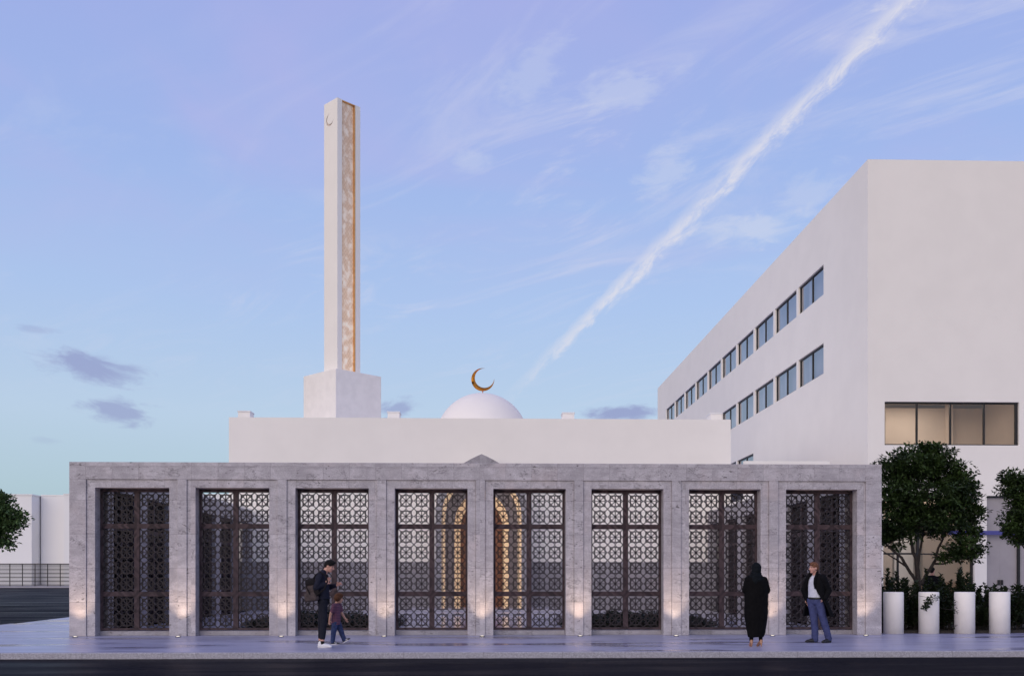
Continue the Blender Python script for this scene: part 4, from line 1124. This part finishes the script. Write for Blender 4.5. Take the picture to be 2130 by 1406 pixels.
# ground floor: glazing on the left, recessed grey doors on the right of the white column
x0, x1, a, b = GW1
f = MB(); fy = by+.12
f.ring([(x0+.003, .02), (x1-.003, .02), (x1-.003, b-.003), (x0+.003, b-.003)], [(x0+.05, .08), (x1-.09, .08), (x1-.09, b-.06), (x0+.05, b-.06)], fy, fy+.08)
f.box(16.98, 17.07, fy+.002, fy+.076, .08, b-.06)
f.box(x0+.05, 16.98, fy+.004, fy+.072, 2.33, 2.40); f.box(17.07, x1-.09, fy+.004, fy+.072, 2.33, 2.38)
f.box(16.20, 16.27, fy+.004, fy+.072, .08, 2.33); f.box(16.24, 16.27, fy-.03, fy+.0, .9, 1.5)
win = f.build('glazing_frame', M['dark_metal'], blk)
MB().quad((x0+.05, fy+.04, .08), (x1-.09, fy+.04, .08), (x1-.09, fy+.04, b-.06), (x0+.05, fy+.04, b-.06)).build('pane', M['glass_clear'], win)
rm = MB(); ry1 = by+4.5; Z1 = 4.9
rm.quad((x0-.28, by+T+.002, .02), (x1+.3, by+T+.002, .02), (x1+.3, ry1, .02), (x0-.28, ry1, .02))
rm.quad((x0-.28, by+T+.002, Z1), (x0-.28, ry1, Z1), (x1+.3, ry1, Z1), (x1+.3, by+T+.002, Z1))
rm.quad((x0-.28, ry1, 0), (x1+.3, ry1, 0), (x1+.3, ry1, Z1), (x0-.28, ry1, Z1))
rm.quad((x0-.28, by+T+.002, 0), (x0-.28, ry1, 0), (x0-.28, ry1, Z1), (x0-.28, by+T+.002, Z1))
rm.quad((x1+.3, ry1, 0), (x1+.3, by+T+.002, 0), (x1+.3, by+T+.002, Z1), (x1+.3, ry1, Z1))
rm.box(16.3, 16.8, by+2.0, by+4.4, .03, Z1-.01)
rm.build('lobby', M['room_beige'], blk)
tp = MB().box(17.9, 19.45, by+1.6, by+1.7, .03, 4.85); tp.box(15.75, 16.05, by+1.2, by+1.3, .03, 4.85)
tp.build('lobby_partition', M['room_tan'], blk)
MB().box(17.05, 17.85, by+2.4, by+2.5, .03, 4.85).build('white_partition', M['white_block'], blk)
ceil_lamp(17.2, by+1.2, 4.80, 22, 2.6, .3)
x0, x1, a, b = GW2
dp = MB().box(x0+.002, 20.30+.03, by+.22, by+.30, .02, b-.02); dp.box(20.334, 21.0, by+.22, by+.30, .02, b-.02); dp.box(21.09, x1-.002, by+.22, by+.30, .02, b-.02)
dp.build('recessed_door', M['door_panel'], blk)
h = MB().box(20.23, 20.315, by+.16, by+.219, 1.14, 1.34); h.box(20.355, 20.44, by+.16, by+.219, 1.14, 1.34)
h.build('door_handle', M['dark_metal'], blk, bevel=.006)
f = MB().box(21.0, 21.088, by+.12, by+.30, .02, b-.02); f.box(x0+.004, x1-.004, by+.12, by+.2, b-.06, b-.003)
f.build('door_frame', M['dark_metal'], blk)
MB().box(18.15, 25.0, by-.10, by-.002, 3.10, 3.26).build('blue_rail', M['blue'], blk, bevel=.01)

# ------------------------------------------------------------------ four stout white bollards
def bollard(label, loc, src=None):
    if src: return dup(src, loc, 0, label)
    t = thing('bollard', label, 'bollard', loc, 0, 'white bollards at the kerb of the planting')
    x, y, z = loc
    MB().lathe([(.246, 0), (.246, 1.03), (.240, 1.045), (.225, 1.052), (.0, 1.054)], 48, x, y, z).build('body', M['stucco'], t, smooth=False)
    ob = t.children[0]
    for p in ob.data.polygons: p.use_smooth = abs(p.normal.z) < .5
    return t
bxs = [10.420, 11.332, 12.254, 13.160]
bl = ['white bollard next to the end of the stone screen wall', 'white bollard with a leafy sprig hanging in front of it', 'white bollard second from the right, a dark twig across its left edge', 'rightmost white bollard of the row']
b0 = bollard(bl[0], (bxs[0], 24.75, 0))
for i in (1, 2, 3): bollard(bl[i], (bxs[i], 24.75, 0), b0)

# ------------------------------------------------------------------ shrubs behind the bollards
MBs = struct('planting_soil', MB().box(9.90, 40, 24.9, 29.6, .0, .06), M['earth'])
def shoots(fo, stem, rnd, base, top, n=46, size=.07, lean=None):
    """one upright shoot: a thin stem set with whorls of leaves"""
    b, t = Vector(base), Vector(top)
    mid = (b+t)/2 + Vector((rnd.gauss(0, .03), rnd.gauss(0, .03), 0))
    stem.tube([b, mid, t], [.009, .007, .003], 5)
    L = (t-b).length
    for k in range(n):
        s = .12+.88*(k/n)**.85
        p = b.lerp(mid, s*2) if s < .5 else mid.lerp(t, s*2-1)
        a = k*2.4+rnd.uniform(-.4, .4); r = 1.0-.45*s
        ax = Vector((math.cos(a)*r, math.sin(a)*r, rnd.uniform(.15, .9))).normalized()
        nn = Vector((-ax.x*.6, -ax.y*.6, 1)).normalized(); sd_ = ax.cross(nn).normalized(); nn = sd_.cross(ax)
        l = size*rnd.uniform(.75, 1.25); W = l*.34
        o = len(fo.v); p = p+ax*.006
        fo.v += [tuple(p), tuple(p+ax*l*.55+sd_*W+nn*W*.4), tuple(p+ax*l), tuple(p+ax*l*.55-sd_*W+nn*W*.4)]
        fo.f += [(o, o+1, o+2), (o, o+2, o+3)]
rnd = random.Random(21)
shr = [(10.02, .55, 26, .75, 1.05), (10.78, .52, 75, .80, 1.50), (11.67, .52, 85, .80, 1.26), (12.57, .50, 80, .80, 1.58), (13.47, .48, 70, .8, 1.15), (14.35, .6, 70, .9, 1.15), (15.4, .7, 50, .9, 1.15)]
sl_ = ['narrow dark shrub squeezed between the stone wall end and the first bollard', 'dark leafy shrub filling the gap between the first and second bollards', 'dark leafy shrub filling the gap between the second and third bollards',
       'tall spired dark shrub between the third and fourth bollards', 'dark shrub just right of the rightmost bollard', 'dense dark shrub at the right edge of the photo', 'dark shrub beyond the right edge bollards']
for (x, hw_, n, h0, h1), lb in zip(shr, sl_):
    t = thing('shrub', lb, 'shrub', (x, 25.6, .06), 0, 'dark shrubs behind the bollards')
    fo, stm = MB(), MB()
    for k in range(n):
        xx = x+rnd.uniform(-hw_, hw_); yy = rnd.uniform(25.15, 26.7)
        if x < 10.5 and yy < 24.9: yy = 25.2
        h = h0*rnd.uniform(.55, 1.05) if rnd.random() < .62 else rnd.uniform(h0, h1)
        if yy > 25.9: h = max(h, rnd.uniform(h0*.8, h1*1.08)) if rnd.random() < .5 else h*1.1
        shoots(fo, stm, rnd, (xx, yy, .05), (xx+rnd.gauss(0, .10), yy+rnd.gauss(0, .08), h), int(44*h), .115)
    if 10.5 < x < 11:      # the sprig that hangs in front of the second bollard
        pa = at(1935, 1243, 24.30); pb = at(1922, 1266, 24.26)
        stm.tube([(10.84, 25.2, .75), (10.93, 24.7, .98), tuple(pa)], [.006, .005, .004], 5)
        leaf_cloud(fo, [(*pa.lerp(pb, k/9), .6+.6*math.sin(k/9*3)) for k in range(10)], 13, .085, .05, rnd, 1, .0, .6)
        pc = at(1947, 1240, 24.4); leaf_cloud(fo, [tuple(pc), tuple(pc+Vector((.03, .1, -.08)))], 16, .065, .06, rnd, 1, .1, .6)
    if 11.5 < x < 12:
        for q in ((1985, 1262, 24.45), (1987, 1270, 24.44), (1983, 1300, 24.5), (1984, 1250, 24.6)): leaf_cloud(fo, [tuple(at(*q))], 10, .07, .05, rnd, 1, 0, .6)
        stm.tube([(11.80, 25.1, .62), tuple(at(1984, 1268, 24.5)), tuple(at(1994, 1274, 24.42))], [.008, .007, .004], 5)
    for k in range(26):
        xx = x+rnd.choice((-1, 1))*hw_*rnd.uniform(.8, 1.02); zb_ = rnd.uniform(.15, .8)
        if 9.86 > xx: continue
        shoots(fo, stm, rnd, (xx, 25.2, zb_), (xx+rnd.gauss(0, .05), 24.95+rnd.uniform(-.06, .1), zb_+rnd.uniform(.12, .3)), 16, .11)
    fo.build('foliage', M['shrub_leaf'], t); stm.build('stems', M['bark'], t)

# ------------------------------------------------------------------ trees
def make_tree(name, label, cat, Y, limbs, lumps, n_cl, n_lf, size, spread, lm, seed, group=None, base=None, depth=.8):
    rnd = random.Random(seed)
    b = at(*limbs[0][0][:2], Y) if base is None else Vector(base)
    t = thing(name, label, cat, (b.x, b.y, 0.06), 0, group)
    tr, tips = MB(), []
    for pts in limbs:
        P3 = []
        for q in pts: P3.append(at(q[0], q[1], Y + (q[3] if len(q) > 3 else 0)))
        # smooth the path (Catmull-Rom) and taper it
        path, rad = [], []
        for i in range(len(P3)-1):
            p0, p1, p2, p3 = P3[max(i-1, 0)], P3[i], P3[i+1], P3[min(i+2, len(P3)-1)]
            for k in range(5):
                u = k/5
                path.append(.5*((2*p1)+(-p0+p2)*u+(2*p0-5*p1+4*p2-p3)*u*u+(-p0+3*p1-3*p2+p3)*u**3)); rad.append((pts[i][2]*(1-u)+pts[i+1][2]*u))
        path.append(P3[-1]); rad.append(pts[-1][2])
        path = [p+Vector((rnd.gauss(0, .4), rnd.gauss(0, .4), rnd.gauss(0, .3)))*r*.35 for p, r in zip(path, rad)]
        tr.tube(path, rad, 8); tips += path[len(path)//2:]
    cs_ = []
    tot = sum(l[2]*l[3] for l in lumps)
    for (px, py, rx, ry, *o) in lumps:
        c = at(px, py, Y+(o[0] if o else 0)); sx = rx/F*c.y; sz = ry/F*c.y; sy = sx*depth
        for k in range(int(n_cl*rx*ry/tot)+1):
            while True:
                d = Vector((rnd.gauss(0, 1), rnd.gauss(0, 1), rnd.gauss(0, 1)))
                if d.length > .1: break
            d.normalize(); r = rnd.uniform(.15, 1)**.40*rnd.choice((1, 1, 1, 1.10))
            cs_.append((c.x+d.x*sx*r, c.y+d.y*sy*r, c.z+d.z*sz*r, rnd.choice((.6, .8, 1.0, 1.35))))
    # twigs reach from the limbs into the crown
    for c in cs_[::3]:
        p = Vector(c[:3]); q = min(tips, key=lambda v: (v-p).length)
        m_ = (p+q)/2+Vector((rnd.gauss(0, .06), rnd.gauss(0, .06), rnd.gauss(0, .06)-.04))
        tr.tube([q, m_, p], [.012*size/.09, .008*size/.09, .003*size/.09], 4, cap=False)
    tr.build('trunk', M['bark'], t, smooth=True)
    leaf_cloud(MB(), cs_, 1, size, spread, rnd)
    fo = leaf_cloud(MB(), cs_, n_lf, size, spread, rnd, .5, .25, .55)
    fo.build('crown', lm, t)
    return t
make_tree('broadleaf_tree', 'broad dark green tree with several forked stems beside the stone wall end', 'tree', 27.6,
    [[(1912, 1330, .085), (1911, 1210, .075), (1905, 1165, .055), (1897, 1135, .045), (1888, 1080, .03), (1880, 1020, .015)],
     [(1908, 1210, .05), (1890, 1185, .045), (1875, 1160, .04), (1850, 1138, .032, .2), (1836, 1122, .02, .3), (1820, 1090, .012, .4)],
     [(1886, 1178, .03), (1868, 1166, .024), (1846, 1152, .018, -.2), (1832, 1142, .01, -.3)],
     [(1916, 1215, .055), (1930, 1190, .048), (1945, 1165, .042), (1950, 1145, .036), (1965, 1112, .028), (1985, 1080, .02, .2), (1995, 1040, .012, .3)],
     [(1941, 1172, .032), (1962, 1172, .026, -.2), (1980, 1165, .02, -.3), (2010, 1160, .014, -.4), (2030, 1150, .008, -.5)],
     [(1909, 1190, .04), (1913, 1150, .035), (1922, 1100, .028, .3), (1930, 1040, .02, .3), (1930, 980, .012, .3)]],
    [(1905, 965, 62, 42), (1940, 945, 38, 28), (1868, 985, 42, 40), (1925, 1025, 98, 72), (2000, 1025, 42, 48), (1870, 1075, 45, 66), (1938, 1082, 76, 38), (2018, 1085, 32, 40), (2012, 1142, 36, 26, -.4), (1982, 1150, 26, 18, -.4), (1846, 1115, 22, 32, .3), (1975, 985, 34, 30)],
    520, 56, .115, .21, M['leaf'], 5, 'broadleaf trees by the white block')
make_tree('broadleaf_tree', 'dark green tree cut off by the right edge of the photo', 'tree', 27.9,
    [[(2150, 1330, .08), (2150, 1210, .07), (2142, 1165, .05), (2135, 1120, .035), (2125, 1060, .02)], [(2148, 1190, .045), (2165, 1150, .04), (2185, 1100, .025), (2190, 1040, .012)],
     [(2139, 1150, .03), (2122, 1128, .02), (2105, 1110, .012)]],
    [(2150, 1015, 58, 46), (2118, 1010, 32, 34), (2118, 1060, 32, 34), (2150, 1080, 56, 50), (2116, 1095, 30, 26), (2190, 1050, 60, 60), (2130, 1112, 30, 22), (2120, 1126, 12, 12), (2105, 1000, 20, 20)],
    250, 54, .115, .21, M['leaf'], 9, 'broadleaf trees by the white block')

# ------------------------------------------------------------------ across the road on the left: fence, white blocks, tree
fe = thing('railing_fence', 'black railing of thin horizontal bars along the far kerb', 'fence', (-80, 167, .12))
fx0, fx1, FY = -140, -55, 167.0
ft = at(60, 1172, FY).z; fb_ = at(60, 1218.5, FY).z
bars = MB(); nb = 16
for k in range(nb):
    z = fb_+.1+(ft-fb_-.1)*k/(nb-.2); r = .05 if k % 3 else .075
    bars.box(fx0, fx1, FY-.03, FY+.03, z-r, z+r)
bars.build('bars', M['rail_metal'], fe)
MB().box(fx0, fx1, FY-.06, FY+.06, ft-.08, ft+.04).build('top_rail', M['rail_metal'], fe)
px = 20.5-26.2*2
while px < 170:
    p = at(px, 1200, FY); MB().box(p.x-.05, p.x+.05, FY-.07, FY+.07, .1, ft+.03).build('post', M['rail_metal'], fe); px += 26.2
w1 = thing('white_block_building', 'plain white block behind the tree at the left edge', 'building', (-110, 200, .12))
e1 = at(66, 1030, 200); MB().box(-150, e1.x, 200, 230, 0, e1.z).build('wall', M['white_block'], w1)
MB().box(-150, e1.x+.15, 199.85, 230, e1.z+.002, e1.z+.25).build('roof_edge', M['white_block'], w1)
w2 = thing('white_link_building', 'set back plain white wall between the two far white blocks', 'building', (-86, 203.5, .12))
e2 = at(133, 1031, 203.5); MB().box(e1.x+.3, e2.x+3, 203.5, 225, 0, e2.z).build('wall', M['white_block'], w2)
MB().box(e1.x+.3, e2.x+3, 203.4, 225, e2.z+.002, e2.z+.2).build('roof_edge', M['white_block'], w2)
w3 = thing('white_end_building', 'far white block beside the left end of the stone wall', 'building', (-70, 199, .12))
e3 = at(133, 1028.5, 199); MB().box(e3.x, -30, 199, 203.3, 0, e3.z).build('wall', M['white_block'], w3)
MB().box(e3.x-.1, -30, 198.9, 203.3, e3.z+.002, e3.z+.2).build('roof_edge', M['white_block'], w3)
make_tree('street_tree', 'light green tree reaching in from the left edge, across the road', 'tree', 62,
    [[(-62, 1255, .30), (-60, 1190, .24), (-52, 1140, .17), (-40, 1090, .11), (-30, 1040, .05)], [(-55, 1150, .12), (-30, 1110, .09), (5, 1085, .05), (45, 1078, .02)], [(-50, 1140, .1), (-25, 1125, .07), (8, 1118, .04), (30, 1128, .015)],
     [(-44, 1100, .09), (-20, 1062, .06), (6, 1035, .03)]],
    [(-40, 1060, 50, 48), (-8, 1060, 30, 32), (-10, 1105, 36, 30), (20, 1068, 22, 13), (40, 1078, 15, 7), (22, 1094, 22, 8), (12, 1130, 20, 10), (6, 1035, 10, 12), (34, 1090, 16, 6), (-60, 1110, 50, 40), (2, 1080, 20, 40)],
    270, 36, .26, .42, M['pine_leaf'], 13)
struct('verge', MB().box(-44, -31.4, 60, 63.4, -.119, .0), M['kerb'])
